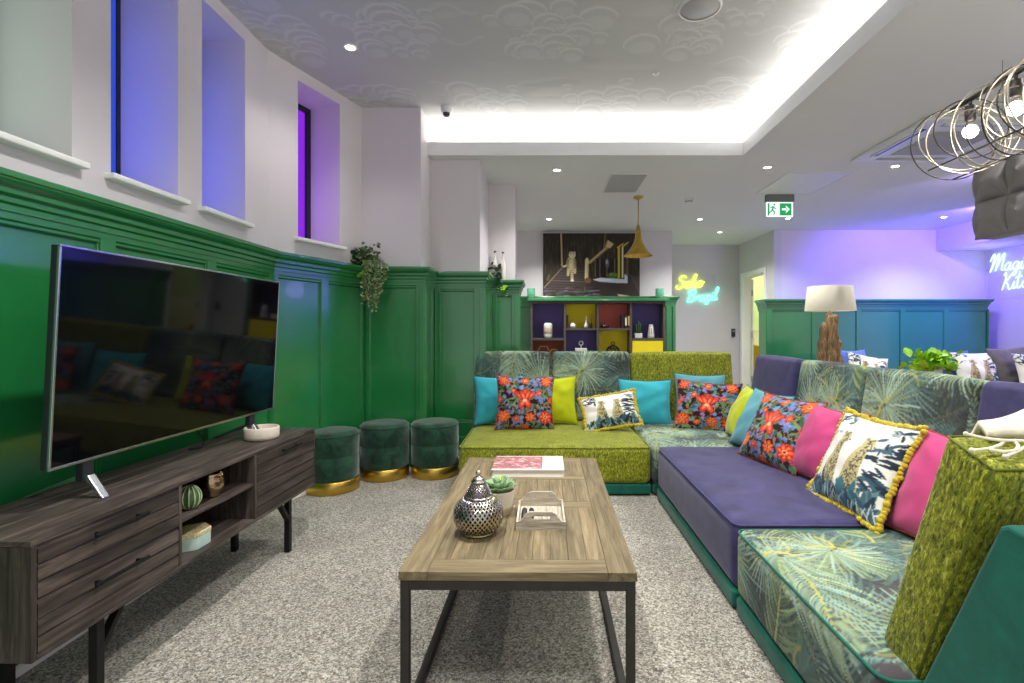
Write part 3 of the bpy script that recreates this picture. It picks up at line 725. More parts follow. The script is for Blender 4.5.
# smoke detector, dome camera, speaker, sprinkler
root = thing('smoke_detector', 'small white smoke detector on the ceiling by the brass pendant', 'smoke detector', (1.76, 6.14, ZL))
MB().lathe([(.0001, -.045), (.03, -.045), (.04, -.036), (.04, -.028), (.05, -.024), (.052, 0)], 24).build('body', 'plastic_white', root); MB().lathe([(.041, -.036), (.043, -.032), (.041, -.028)], 24).build('vent', 'plastic_dark', root)
root = thing('dome_camera', 'white security dome camera on the cloud wallpaper ceiling', 'camera', (-.81, 4.34, ZT))
MB().lathe([(.0001, -.05), (.038, -.05), (.046, -.044), (.05, 0)], 28).build('housing', 'plastic_white', root)
MB().lathe([(.0001, -.085), (.015, -.083), (.027, -.072), (.031, -.052)], 24).build('dome', 'plastic_dark', root)
root = thing('ceiling_speaker', 'round grey flush speaker in the cloud wallpaper ceiling', 'speaker', P(700, 8, 3.0).xy.to_3d() + Vector((0, 0, ZT)))
MB().lathe([(.0001, -.008), (.11, -.008), (.113, -.004)], 40).build('grille', 'hatch_grey', root); MB().lathe([(.112, -.010), (.122, -.010), (.126, 0)], 40).build('rim', 'plastic_white', root)
root = thing('sprinkler', 'tiny white sprinkler cap in the cloud wallpaper ceiling', 'sprinkler', P(656, 73, 3.77).xy.to_3d() + Vector((0, 0, ZT)))
MB().lathe([(.0001, -.014), (.014, -.012), (.016, -.005), (.026, -.004), (.027, 0)], 20).build('cap', 'plastic_white', root)
root = thing('card_reader', 'dark card reader on the wall beside the open door', 'card reader', (3.53, 9.455, 1.13))
MB().box(-.035, .035, -.022, 0, -.075, .075).build('body', 'plastic_dark', root, bevel=.006); MB().box(-.022, .022, -.025, -.02, .01, .055).build('keypad', 'plastic_grey', root)
# ---- neon signs
GL = {'S': ([[(.62, .86), (.48, 1), (.22, .95), (.14, .74), (.34, .58), (.52, .42), (.46, .12), (.2, -.04), (.0, .08), (.06, .24)]], .66),
      'o': ([[(.3, .44), (.12, .42), (.02, .2), (.14, .02), (.32, .04), (.4, .24), (.3, .44), (.38, .38), (.52, .36)]], .5),
      'h': ([[(.0, .3), (.2, .7), (.28, .96), (.2, 1.0), (.12, .7), (.06, 0)], [(.08, .1), (.24, .42), (.36, .36), (.32, .1), (.42, .02), (.5, .12)]], .5),
      'B': ([[(.2, .9), (.16, .5), (.06, 0)], [(0, .72), (.14, .94), (.44, 1.02), (.58, .84), (.46, .6), (.24, .54), (.5, .5), (.58, .24), (.4, .02), (.1, .0)]], .68),
      'r': ([[(0, .06), (.08, .4), (.1, .3), (.26, .44), (.32, .38)]], .34),
      'a': ([[(.34, .4), (.18, .44), (.04, .22), (.12, .02), (.28, .12), (.36, .42), (.34, .1), (.42, .02), (.48, .1)]], .48),
      'z': ([[(.02, .4), (.34, .42), (.1, .1), (.3, .04), (.26, -.2), (.12, -.26), (.1, -.14), (.42, .06)]], .42),
      'i': ([[(.0, .1), (.1, .42), (.08, .1), (.16, .02), (.24, .1)], [(.12, .58), (.14, .6)]], .24),
      'l': ([[(.0, .1), (.2, .6), (.26, .96), (.16, 1.0), (.1, .5), (.14, .06), (.24, .02), (.34, .14)]], .34),
      'M': ([[(0, .6), (.1, .9), (.22, .98), (.2, .5), (.12, 0), (.3, .6), (.5, 1), (.5, .5), (.44, .04), (.6, .55), (.82, .98), (.84, .5), (.82, .1), (.92, .04)]], .96),
      'g': ([[(.34, .4), (.18, .44), (.04, .22), (.14, .04), (.3, .16), (.36, .42), (.32, -.1), (.2, -.3), (.08, -.2), (.42, .08)]], .46),
      'c': ([[(.32, .36), (.18, .44), (.04, .22), (.14, .02), (.36, .1)]], .38),
      'K': ([[(.0, .82), (.12, .98), (.16, .6), (.06, 0)], [(.6, 1), (.3, .6), (.14, .5)], [(.14, .5), (.36, .3), (.5, 0), (.64, .1)]], .66),
      't': ([[(.1, .9), (.06, .4), (.1, .06), (.2, .02), (.3, .12)], [(-.06, .62), (.26, .66)]], .32)}
def neon_word(word, h, mat, parent, ox, oz, slant=.22, rise=0, r=.006):
    x = 0
    for ch in word:
        st, adv = GL[ch]; m = MB()
        for s in st:
            pts = smoothpath([(ox + (x + a) * h + slant * b * h, 0, oz + b * h + rise * x * h) for a, b in s], 6); m.tube(pts, r, 6)
        m.build('letter_tube', mat, parent); x += adv
root = thing('neon_sign', 'yellow and green neon sign in looping script reading Soho Brazil', 'neon sign', (2.9, 9.43, 1.9))
neon_word('Soho', .23, 'neon_yellow', root, -.43, .045, rise=.08, r=.006)
neon_word('Brazil', .225, 'neon_green', root, -.24, -.205, rise=.08, r=.006)
MB().box(-.02, .30, .012, .018, -.02, .30).build('backing_plate', 'acrylic', root)
root = thing('neon_sign', 'pale blue neon script sign in violet light, its first word starting Mag', 'neon sign', (6.93, 7.93, 2.2), R(-90))
neon_word('Magic', .27, 'neon_white', root, -.02, -.13, rise=-.02, r=.0075)
neon_word('Kitch', .26, 'neon_white', root, .20, -.42, rise=.04, r=.0075)
MB().box(-.05, 1.2, .012, .018, -.55, .35).build('backing_plate', 'acrylic', root)
# ================================================================== LIVING AREA
# ---- low TV unit of dark planks
cnr = Vector((-1.349, 1.352)); far = Vector((-1.297, 2.926)); dv = (far - cnr); LEN = dv.length
uz = math.atan2(dv.y, dv.x)               # local x runs along the front, +y goes back to the wall
root = thing('tv_unit', 'long dark plank TV unit with open shelves on angled black legs under the television', 'TV unit', (cnr.x, cnr.y, 0), uz, None)
UD, UZ0, UZ1 = .39, .297, .62; T = .015
A1, A2 = .535, 1.005
b = MB()
for k in range(4): b.box(0, LEN, UD * k / 4 + .0006, UD * (k + 1) / 4 - .0006, UZ1 - T, UZ1, axis=0)
b.build('top', 'wood_dark', root, bevel=.0015)
b = MB(); b.box(0, T, 0, UD, UZ0, UZ1 - T - .0005, axis=2); b.box(LEN - T, LEN, 0, UD, UZ0, UZ1 - T - .0005, axis=2)
b.box(T, LEN - T, .0, UD, UZ0, UZ0 + T, axis=0); b.box(A1 - T / 2, A1 + T / 2, .0, UD, UZ0 + T, UZ1 - T - .0005, axis=2); b.box(A2 - T / 2, A2 + T / 2, .0, UD, UZ0 + T, UZ1 - T - .0005, axis=2)
b.box(T, LEN - T, UD - .012, UD - .001, UZ0 + T, UZ1 - T - .0005, axis=0); b.build('carcass', 'wood_dark', root, bevel=.0015)
MB().box(A1 + T / 2, A2 - T / 2, .008, UD - .014, .462, .462 + .016, axis=0).build('shelf', 'wood_dark', root, bevel=.0015)
def plank_front(name, x0, x1, z0, z1, n, parent):
    b = MB(); h = (z1 - z0) / n
    for k in range(n):
        za, zb = z0 + k * h, z0 + (k + 1) * h; c = .008
        poly = [(.0, za), (.0, zb - c), (.005, zb - c + .001), (.007, zb), (.018, zb), (.018, za)]
        off = random.random() * 9; vs = [(x, y, z) for x in (x0, x1) for y, z in poly]; m = len(poly)
        fs = [tuple(range(m)), tuple(range(m, 2 * m))[::-1]] + [(i, (i + 1) % m, m + (i + 1) % m, m + i) for i in range(m)]
        b.add(vs, fs, [(p[0] + off, p[1] + off, p[2] + off) for p in vs], random.uniform(.6, 1.2))
    return b.build(name, 'wood_dark', parent)
def bar_handle(x0, x1, z, parent):
    b = MB(); b.box(x0, x1, -.026, -.018, z - .006, z + .006); b.box(x0 + .02, x0 + .03, -.02, .002, z - .005, z + .005); b.box(x1 - .03, x1 - .02, -.02, .002, z - .005, z + .005)
    b.build('handle', 'black_metal', parent, bevel=.0015)
zm = (UZ0 + T + UZ1 - T) / 2
for z0, z1 in ((UZ0 + T + .002, zm - .003), (zm + .003, UZ1 - T - .003)):
    d = plank_front('drawer', T + .003, A1 - T / 2 - .003, z0, z1, 3, root); bar_handle(.165, .365, z1 - .034, d)
d = plank_front('door', A2 + T / 2 + .003, LEN - T - .003, UZ0 + T + .002, UZ1 - T - .003, 6, root); bar_handle(A2 + .20, A2 + .38, UZ1 - T - .03, d)
def uleg(x, y, sx):
    b = MB(); b.box(x - .014, x + .014, y - .014, y + .014, 0, UZ0 - .0065)
    q = [(x + sx * .012, .165), (x + sx * .012, .195), (x + sx * .082, UZ0 - .0065), (x + sx * .105, UZ0 - .0065)]
    b.prism(q, y - .013, y + .013, axis='y')
    xa, xb = sorted((x - sx * .02, x + sx * .11)); b.box(xa, xb, y - .018, y + .018, UZ0 - .006, UZ0)
    b.build('leg', 'black_metal', root, bevel=.0015)
for x, sx in ((.245, 1), (LEN - .20, -1)):
    for y in (.05, UD - .05): uleg(x, y, sx)
# ---- television, leaning a little forward on two blade feet
tn = Vector((-1.523, 1.578)); tf = Vector((-1.493, 2.842)); tv = tf - tn; TL = tv.length; th = math.atan2(tv.y, tv.x)
root = thing('television', 'large flat black television with slim silver frame standing on the plank unit', 'television', (tn.x, tn.y, .62), th)
TB, TH = .122, .705
lean = Matrix.Translation((0, 0, TB)) @ Matrix.Rotation(R(3), 4, 'X')
def tvbox(m, *a): m.box(*a, mat=lean); return m
tvbox(MB(), .002, TL - .002, .006, .03, .002, TH - .002).build('back_cover', 'plastic_dark', root, bevel=.004)
m = MB(); tvbox(m, .30, TL - .30, .03, .06, .06, .40); m.build('rear_housing', 'plastic_dark', root, bevel=.01)
tvbox(MB(), .008, TL - .008, -.0015, .006, .010, TH - .008).build('screen', 'screen_glass', root)
m = MB(); tvbox(m, 0, TL, -.003, .0055, 0, .010); tvbox(m, 0, TL, -.003, .0055, TH - .007, TH); tvbox(m, 0, .007, -.003, .0055, .01, TH - .007); tvbox(m, TL - .007, TL, -.003, .0055, .01, TH - .007)
m.build('frame', 'chrome', root, bevel=.0015)
for x in (.14, TL - .19):
    m = MB(); m.box(x - .02, x + .02, .0, .03, .055, .135)
    m.build('stand_neck', 'plastic_dark', root, bevel=.004)
    m = MB(); m.prism([(-.06, 0), (-.045, 0), (.0, .056), (.03, .056), (.19, .0), (.215, .0), (.03, .076), (-.008, .076)], x - .014, x + .014, axis='x'); m.build('stand_foot', 'chrome', root, bevel=.003)
# ---- things on and in the unit
UM = Matrix.Translation((cnr.x, cnr.y, 0)) @ Matrix.Rotation(uz, 4, 'Z')
def on_unit(x, y, z): return UM @ Vector((x, y, z))
p = P(259, 440, 2.62); root = thing('bowl', 'round pale stone bowl on the TV unit beside the screen', 'bowl', (-1.445, 2.64, .62))
MB().lathe([(.0001, 0), (.070, 0), (.080, .006), (.082, .02), (.082, .058), (.079, .062), (.074, .062), (.072, .056), (.070, .02), (.06, .012), (.0001, .011)], 48).build('body', 'bowl_stone', root)
# ribbed green cactus ornament
q = on_unit(.655, .055, .4785); root = thing('cactus_ornament', 'round ribbed green cactus ornament on the upper open shelf', 'ornament', q)
m = MB(); n = 72; prof = [(math.sin(math.pi * i / 16), -math.cos(math.pi * i / 16)) for i in range(17)]; vs = []; fs = []
for a, z in prof:
    for k in range(n):
        t = 6.2832 * k / n; rr = .036 * (1 + .09 * abs(math.cos(6 * t)) ** .6) * max(a, 1e-3); vs.append((rr * math.cos(t), rr * math.sin(t), .046 + z * .046 if z > -.98 else .0005))
for i in range(16):
    for k in range(n): fs.append((i * n + k, i * n + (k + 1) % n, (i + 1) * n + (k + 1) % n, (i + 1) * n + k))
m.add(vs, fs, smooth=True); m.build('body', 'cactus_green', root)
m = MB()
for k in range(12):
    t = 6.2832 * (k + .5) / 12 * 1.0; t = math.pi / 6 * k
    m.tube([((.0395 * math.sin(u)) * math.cos(t), (.0395 * math.sin(u)) * math.sin(t), .046 - .0465 * math.cos(u)) for u in np.linspace(.45, 2.95, 12)], .0022, 5)
m.build('rib_stripe', 'cactus_rib', root)
# gold owl-like vase
q = on_unit(.81, .075, .4785); root = thing('gold_vase', 'shiny rose gold vase with two pointed ears on the upper open shelf', 'vase', q)
MB().lathe([(.0001, 0), (.030, 0), (.034, .006), (.031, .014), (.044, .032), (.050, .052), (.048, .072), (.042, .086), (.046, .098), (.043, .101), (.038, .088), (.03, .06), (.0001, .03)], 40).build('body', 'gold_glaze', root)
for s in (-1, 1):
    MB().lathe([(.016, 0), (.012, .012), (.0001, .028)], 16, c=(s * .034, 0, .088)).build('ear', 'gold_glaze', root)
# hexagonal box
q = on_unit(.705, .085, UZ0 + T + .0005); root = thing('hexagonal_box', 'mint hexagonal box with gold flecked lid on the lower open shelf', 'box', q, uz)
hexa = [(.078 * math.cos(k * math.pi / 3), .062 * math.sin(k * math.pi / 3)) for k in range(6)]
MB().prism(hexa, 0, .05).build('body', 'box_mint', root, bevel=.002)
t = NT('flecked_lid'); v = t.coord(); n_ = t.noise(v, 70, 3, .7); t.base(t.ramp(n_, [(.4, C8(226, 214, 170)), (.5, C8(176, 150, 80)), (.6, C8(236, 226, 190))])); t.set(rough=.4); M['flecked_lid'] = t.m
MB().prism([(x * 1.03, y * 1.03) for x, y in hexa], .0505, .066).build('lid', 'flecked_lid', root, bevel=.002)
# cables behind the screen
pts = smoothpath([on_unit(1.02, .33, .624), on_unit(1.06, .30, .626), on_unit(1.12, .33, .65), on_unit(1.10, .36, .72), on_unit(1.08, .36, .82)], 6)
m = MB(); m.tube(pts, .004, 6); tag(m.build('power_cable', 'cable_black'), 'thin black cable looping up behind the television', 'cable')
# ---- three velvet stools
def stool(x, y, lab):
    root = thing('stool', lab, 'stool', (x, y, 0), random.uniform(0, 3), 'round velvet stools along the panelling')
    MB().lathe([(.0001, 0), (.186, 0), (.190, .004), (.190, .088), (.186, .091), (.0001, .091)], 56).build('gold_band', 'brass', root)
    pr = [(.0001, .0915), (.180, .0915), (.189, .10), (.190, .20), (.189, .26), (.1865, .265), (.190, .27), (.191, .38), (.188, .405), (.176, .420), (.15, .426), (.08, .430), (.0001, .431)]; pr = [(r_, z_ if z_ < .3 else z_ + .012) for r_, z_ in pr]
    MB().lathe(pr, 56).build('velvet_body', 'velvet_green', root)
    MB().tube([(.1895 * math.cos(a), .1895 * math.sin(a), .402) for a in np.linspace(0, 6.2832, 57)[:-1]], .0035, 6, closed=True).build('piping', 'velvet_green', root).location = (0, 0, .012)
stool((330 - CX) / F * 3.77, 3.81, 'dark green velvet stool with gold base, half behind the TV unit')
stool((384.5 - CX) / F * 4.13, 4.14, 'dark green velvet stool with gold base, in the middle of the row of three stools')
stool((435 - CX) / F * 4.2, 4.20, 'dark green velvet stool with gold base, next to the lime seat')
# ---- coffee table
tA = Vector((-.422, 1.5)); tB = Vector((.278, 1.494)); tz = math.atan2(.017, 1.344)
root = thing('coffee_table', 'pale plank coffee table with parquet top on a black steel frame', 'coffee table', (-.0635, 2.17, 0), -tz)
W2, L2_, TZ = .35, .672, .471
b = MB(); bw = .085; z0, z1 = TZ - .026, TZ; e = .0007
b.box(-W2, -W2 + bw - e, -L2_, L2_, z0, z1, axis=1); b.box(W2 - bw + e, W2, -L2_, L2_, z0, z1, axis=1)
b.box(-W2 + bw, W2 - bw, -L2_, -L2_ + bw - e, z0, z1, axis=0); b.box(-W2 + bw, W2 - bw, L2_ - bw + e, L2_, z0, z1, axis=0)
ix0, ix1, iy0, iy1 = -W2 + bw, W2 - bw, -L2_ + bw, L2_ - bw
# inlay: two cross bands, then boards laid lengthways and crossways in turn
sec = [(iy0, -.30, 'y'), (-.30 + .0, .08, 'm'), (.08, .14, 'x'), (.14, iy1, 'm')]
def boards(x0, x1, y0, y1, along, w):
    if along == 'y':
        k = max(1, round((x1 - x0) / w)); h = (x1 - x0) / k
        for i in range(k): b.box(x0 + i * h + e * .5, x0 + (i + 1) * h - e * .5, y0 + e * .5, y1 - e * .5, z0, z1, axis=1)
    else:
        k = max(1, round((y1 - y0) / w)); h = (y1 - y0) / k
        for i in range(k): b.box(x0 + e * .5, x1 - e * .5, y0 + i * h + e * .5, y0 + (i + 1) * h - e * .5, z0, z1, axis=0)
boards(ix0, .04, iy0, -.05, 'y', .055); boards(.04, ix1, iy0, -.12, 'y', .055)
boards(.04, ix1, -.12, -.05, 'x', .07); boards(ix0, ix1, -.05, .02, 'x', .07) if False else boards(ix0, .04, -.05, .02, 'x', .07)
boards(.04, ix1, -.05, .26, 'y', .055); boards(ix0, .04, .02, .26, 'y', .055)
boards(ix0, ix1, .26, .33, 'x', .07); boards(ix0, ix1, .33, iy1, 'y', .055)
b.build('top', 'wood_table', root, bevel=.0012)
fr = MB(); f0, f1 = z0 - .0305, z0 - .0005; i_ = .004
for y in (-L2_ + i_, L2_ - i_ - .026): fr.box(-W2 + i_ + .026, W2 - i_ - .026, y, y + .026, f0, f1)
for x in (-W2 + i_, W2 - i_ - .026): fr.box(x, x + .026, -L2_ + i_ + .026, L2_ - i_ - .026, f0, f1)
fr.build('apron_frame', 'gun_metal', root, bevel=.002)
for x in (-W2 + i_, W2 - i_ - .026):
    for y in (-L2_ + i_, L2_ - i_ - .026): MB().box(x, x + .026, y, y + .026, 0, f1).build('leg', 'gun_metal', root, bevel=.002)
    MB().box(x, x + .026, -L2_ + i_ + .026, L2_ - i_ - .026, 0, .03).build('floor_rail', 'gun_metal', root, bevel=.002)
# ---- pierced silver jar
root = thing('lantern_jar', 'pierced silver lantern jar with domed lid on the coffee table', 'lantern', (-.222, 1.79, TZ))
def lattice(name, prof, n, rows, th, parent, mat='lattice_silver', frac=.62):
    P_ = [Vector((r, 0, z)) for r, z in smoothpath([(r, z, 0) for r, z in prof], 12) for r, z in [(r, z)]] if False else None
    sp = [(p.x, p.y) for p in smoothpath([(r, z, 0) for r, z in prof], 14)]
    d = [0]
    for a, b_ in zip(sp, sp[1:]): d.append(d[-1] + math.hypot(b_[0] - a[0], b_[1] - a[1]))
    def at(t):
        s = t * d[-1]
        for i in range(len(d) - 1):
            if d[i + 1] >= s:
                f = (s - d[i]) / max(1e-9, d[i + 1] - d[i]); return sp[i][0] + f * (sp[i + 1][0] - sp[i][0]), sp[i][1] + f * (sp[i + 1][1] - sp[i][1])
        return sp[-1]
    def pt(u, v, o=0):
        r, z = at(min(1, max(0, v))); a = 6.28318 * u; return ((r + o) * math.cos(a), (r + o) * math.sin(a), z)
    m = MB(); vs = []; fs = []
    for j in range(rows):
        for k in range(n):
            uc = (k + (.5 if j % 2 else 0)) / n; vc = (j + .5) / rows; hu, hv = .5 / n, 1.0 / rows
            outer = [(uc - hu, vc), (uc, vc - hv), (uc + hu, vc), (uc, vc + hv)]
            if j == 0: outer[1] = (uc, 0)
            if j == rows - 1: outer[3] = (uc, 1)
            innr = [(uc + (a - uc) * frac, vc + (c - vc) * frac) for a, c in outer]
            o0 = len(vs); vs += [pt(a, c) for a, c in outer] + [pt(a, c) for a, c in innr] + [pt(a, c, -th) for a, c in outer] + [pt(a, c, -th) for a, c in innr]
            for i in range(4):
                i2 = (i + 1) % 4
                fs.append((o0 + i, o0 + i2, o0 + 4 + i2, o0 + 4 + i)); fs.append((o0 + 8 + i, o0 + 12 + i, o0 + 12 + i2, o0 + 8 + i2)); fs.append((o0 + 4 + i, o0 + 4 + i2, o0 + 12 + i2, o0 + 12 + i))
    m.add(vs, fs)
    return m.build(name, mat, parent)
bp = [(.050, .008), (.068, .018), (.084, .045), (.088, .07), (.082, .095), (.062, .118), (.046, .126)]
lattice('pierced_body', bp, 34, 15, .002, root, frac=.62)
MB().lathe([(.0001, 0), (.05, 0), (.056, .004), (.056, .009), (.048, .011), (.0001, .011)], 40).build('base', 'lattice_silver', root)
MB().lathe([(.0001, .013), (.044, .013), (.06, .03), (.07, .06), (.06, .09), (.03, .1), (.0001, .1)], 24).build('liner', 'plastic_dark', root)
ld = MB().lathe([(.047, .124), (.050, .127), (.050, .131), (.045, .134)], 40).build('lid', 'lattice_silver', root)
lattice('pierced_dome', [(.045, .134), (.044, .146), (.036, .165), (.026, .178), (.021, .183)], 20, 8, .002, ld, frac=.66)
MB().lathe([(.022, .182), (.026, .185), (.026, .190), (.018, .194), (.020, .200), (.016, .204), (.008, .206), (.006, .212), (.010, .219), (.010, .226), (.005, .232), (.0001, .234)], 28).build('finial', 'lattice_silver', ld)
ld.scale = (1, 1, .87); ld.location = (0, 0, .016)
# ---- succulent in a dipped pot
root = thing('potted_succulent', 'green rosette succulent in a cream dipped pot behind the silver jar', 'plant', (-.165, 1.985, TZ))
MB().lathe([(.0001, 0), (.044, 0), (.047, .004), (.050, .03)], 40).build('dipped_base', 'pot_dip', root)
MB().lathe([(.0502, .030), (.058, .088), (.059, .092), (.055, .092), (.052, .08), (.0001, .078)], 40).build('pot', 'pot_cream', root)
lm = MB()
def petal(m, ang, tilt, L, W, z0, cup=.25):
    nU, nV = 7, 5; vs = []; fs = []
    Rm = Matrix.Rotation(ang, 4, 'Z') @ Matrix.Rotation(-tilt, 4, 'Y')
    for thick in (0, 1):
        for i in range(nU):
            t = i / (nU - 1); w = W * (math.sin(math.pi * min(1, .12 + .80 * t)) ** .8) if i < nU - 1 else W * .12
            for j in range(nV):
                s = (j / (nV - 1) - .5) * 2; x = L * t; y = w * s; z = cup * L * (t * t * .5) + .35 * w * s * s + (-.006 * (1 - s * s) * math.sin(math.pi * min(1, .2 + .7 * t)) if thick else 0)
                q = Rm @ Vector((x, y, z)); vs.append((q.x, q.y, q.z + z0))
    o2 = nU * nV
    for i in range(nU - 1):
        for j in range(nV - 1):
            a = i * nV + j; fs.append((a, a + nV, a + nV + 1, a + 1)); fs.append((o2 + a, o2 + a + 1, o2 + a + nV + 1, o2 + a + nV))
    rim = [i * nV for i in range(nU)] + [(nU - 1) * nV + j for j in range(1, nV)] + [i * nV + nV - 1 for i in range(nU - 2, -1, -1)]
    for a, c in zip(rim, rim[1:]): fs.append((a, c, o2 + c, o2 + a))
    m.add(vs, fs, smooth=True)
for ring, (cnt, tilt, L, W, z) in enumerate([(9, .2, .078, .027, .085), (8, .5, .066, .024, .09), (6, .85, .052, .02, .095)]):
    for k in range(cnt): petal(lm, 6.2832 * k / cnt + ring * .37, tilt + random.uniform(-.08, .08), L * random.uniform(.9, 1.1), W, z)
lm.build('rosette', 'leaf_succulent', root)
lm = MB()
for k in range(5): petal(lm, 6.2832 * k / 5 + .2, 1.15, .040, .016, .097)
lm.build('rosette_heart', 'leaf_core', root)
# ---- whitewashed tray with handles
root = thing('wooden_tray', 'small whitewashed wooden tray with cut-out handles on the coffee table', 'tray', (-.004, 1.925, TZ), 0)
TWx, TDy, hh = .088, .118, .031
MB().box(-TWx + .008, TWx - .008, -TDy + .008, TDy - .008, .001, .009, axis=1).build('base', 'wood_grey', root)
for s in (-1, 1): MB().box(s * TWx - (.008 if s > 0 else 0), s * TWx + (.008 if s < 0 else 0), -TDy + .008, TDy - .008, 0, hh, axis=1).build('side', 'wood_grey', root, bevel=.001)
def handle_end(y):
    out = [(-TWx, 0), (TWx, 0), (TWx, hh), (.072, hh + .003), (.052, .060), (.040, .066), (-.040, .066), (-.052, .060), (-.072, hh + .003), (-TWx, hh)]
    hole = [(-.032, .039), (-.036, .045), (-.030, .051), (.030, .051), (.036, .045), (.032, .039)]
    m = MB(); bm = bmesh.new(); me = bpy.data.meshes.new('t')
    vo = [bm.verts.new((x, 0, z)) for x, z in out]; vh = [bm.verts.new((x, 0, z)) for x, z in hole]
    ed = [bm.edges.new((vo[i], vo[(i + 1) % len(vo)])) for i in range(len(vo))] + [bm.edges.new((vh[i], vh[(i + 1) % len(vh)])) for i in range(len(vh))]
    bmesh.ops.triangle_fill(bm, use_beauty=True, edges=ed)
    g = bmesh.ops.extrude_face_region(bm, geom=bm.faces[:]); bmesh.ops.translate(bm, vec=(0, .008, 0), verts=[v for v in g['geom'] if isinstance(v, bmesh.types.BMVert)])
    bm.verts.ensure_lookup_table(); vs = [tuple(v.co + Vector((0, y, 0))) for v in bm.verts]; bm.verts.index_update(); fs = [tuple(v.index for v in f.verts) for f in bm.faces]; bm.free()
    m.add(vs, fs, [(p[0] * 1.0, p[1], p[2]) for p in vs]); m.build('handle_end', 'wood_grey', root)
handle_end(-TDy); handle_end(TDy - .008)
for k, x in enumerate((-.062, -.036)):
    t_ = thing('lighter', ['dark steel cylinder lying in the wooden tray against its side', 'dark steel cylinder lying in the wooden tray next to the slatted card'][k], 'lighter', (-.004 + x, 1.90, TZ + .0195))
    rx = Matrix.Rotation(R(90), 4, 'X')
    MB().lathe([(.0001, -.06), (.010, -.06), (.0105, -.058), (.0105, .03), (.0001, .03)], 20, mat=rx).build('barrel', 'gun_metal', t_); MB().lathe([(.0001, .0305), (.0095, .0305), (.0095, .055), (.007, .06), (.0001, .06)], 20, mat=rx).build('cap', 'chrome', t_)
m = MB()
for k in range(9): m.box(-.012 + k * .0095, -.012 + k * .0095 + .0085, -.085, .075, .0095, .014, axis=1)
o = m.build('slatted_coaster', 'wood_grey', None, loc=(-.004, 1.925, TZ)); tag(o, 'pale slatted wooden coaster lying inside the tray', 'coaster')
# ---- thick art book
def book_canvas():
    cv = Canvas(360, 280, (236, 232, 226)); r = random.Random(6)
    cv.poly([(0, 0), (252, 0), (252, 280), (0, 280)], (164, 104, 108))
    for k in range(260): cv.ell(r.uniform(0, 252), r.uniform(20, 262), r.uniform(5, 20), r.uniform(3, 8), r.uniform(-.6, .6), r.choice([(190, 128, 132), (138, 84, 92), (216, 176, 174), (176, 112, 106), (226, 206, 196), (112, 78, 76)]), .8)
    cv.poly([(252, 0), (360, 0), (360, 280), (252, 280)], (240, 238, 234)); cv.poly([(0, 0), (252, 0), (252, 10), (0, 10)], (240, 226, 220)); cv.poly([(0, 262), (252, 262), (252, 280), (0, 280)], (240, 232, 228))
    for x, L in ((286, 190), (304, 200), (338, 90)):
        for k in range(int(L / 11)): cv.cap((x + r.uniform(-5, 0), 46 + k * 11), (x + r.uniform(4, 9), 46 + k * 11 + r.uniform(-3, 3)), 2, 2, (96, 94, 98) if x < 330 else (140, 136, 138))
    return cv
root = thing('art_book', 'thick art book with pink patterned cover lying on the far end of the coffee table', 'book', (-.068, 2.60, TZ), R(-.5))
MB().box(-.166, .172, -.128, .128, .004, .032).build('pages', 'page', root)
bc = book_canvas(); n1, n2 = 120, 90; gx = np.linspace(-.175, .176, n1); gy = np.linspace(-.133, .133, n2); GX, GY = np.meshgrid(gx, gy)
top = np.stack([GX, GY, np.full_like(GX, .036)], -1).reshape(-1, 3); bot = top.copy(); bot[:, 2] = .032; Vb = np.concatenate([top, bot])
cb = bc.sample((top[:, 0] + .176) / .352 * 359, (.133 - top[:, 1]) / .266 * 279); N0 = n1 * n2
Fc = [(j * n1 + i, j * n1 + i + 1, (j + 1) * n1 + i + 1, (j + 1) * n1 + i) for j in range(n2 - 1) for i in range(n1 - 1)]; Fc += [tuple(N0 + a for a in f[::-1]) for f in Fc]
rim = [i for i in range(n1)] + [j * n1 + n1 - 1 for j in range(1, n2)] + [(n2 - 1) * n1 + i for i in range(n1 - 2, -1, -1)] + [j * n1 for j in range(n2 - 2, 0, -1)]
Fc += [(rim[k], N0 + rim[k], N0 + rim[(k + 1) % len(rim)], rim[(k + 1) % len(rim)]) for k in range(len(rim))]
finish_mesh('front_cover', Vb, Fc, np.concatenate([cb, cb]), 'printed_paper', root, False)
m = MB(); m.box(-.175, .176, -.133, .133, 0, .004); m.box(.172, .176, -.133, .133, .004, .032); m.build('binding', 'ceramic_white', root)
# ================================================================== SECTIONAL SOFA
SZ = .365
def sofa(name, label, loc, rotz=0): return thing(name, label, 'sofa section', loc, rotz, 'sections of the large patchwork corner sofa')
def plinth(parent, x0, x1, y0, y1, zt=.085):
    b = MB(); b.box(x0, x1, y0, y1, .012, zt); o = b.build('plinth', 'velvet_plinth', parent, bevel=.014, seg=3)
    for x in (x0 + .08, x1 - .08):
        for y in (y0 + .08, y1 - .08): MB().lathe([(.0001, 0), (.025, 0), (.03, .012), (.0001, .012)], 16, c=(x, y, 0)).build('foot', 'plastic_dark', parent)
def seat(parent, x0, x1, y0, y1, mat, z0=.0855, z1=SZ, step=.035, colf=None, crown=.012, r=.045, seed=0):
    o = cushion('seat_cushion', (x1 - x0 - .006, y1 - y0 - .006, z1 - z0), r, mat, parent, step, (.006, .006, crown), colf, .004, seed); o.location = ((x0 + x1) / 2, (y0 + y1) / 2, (z0 + z1) / 2); return o
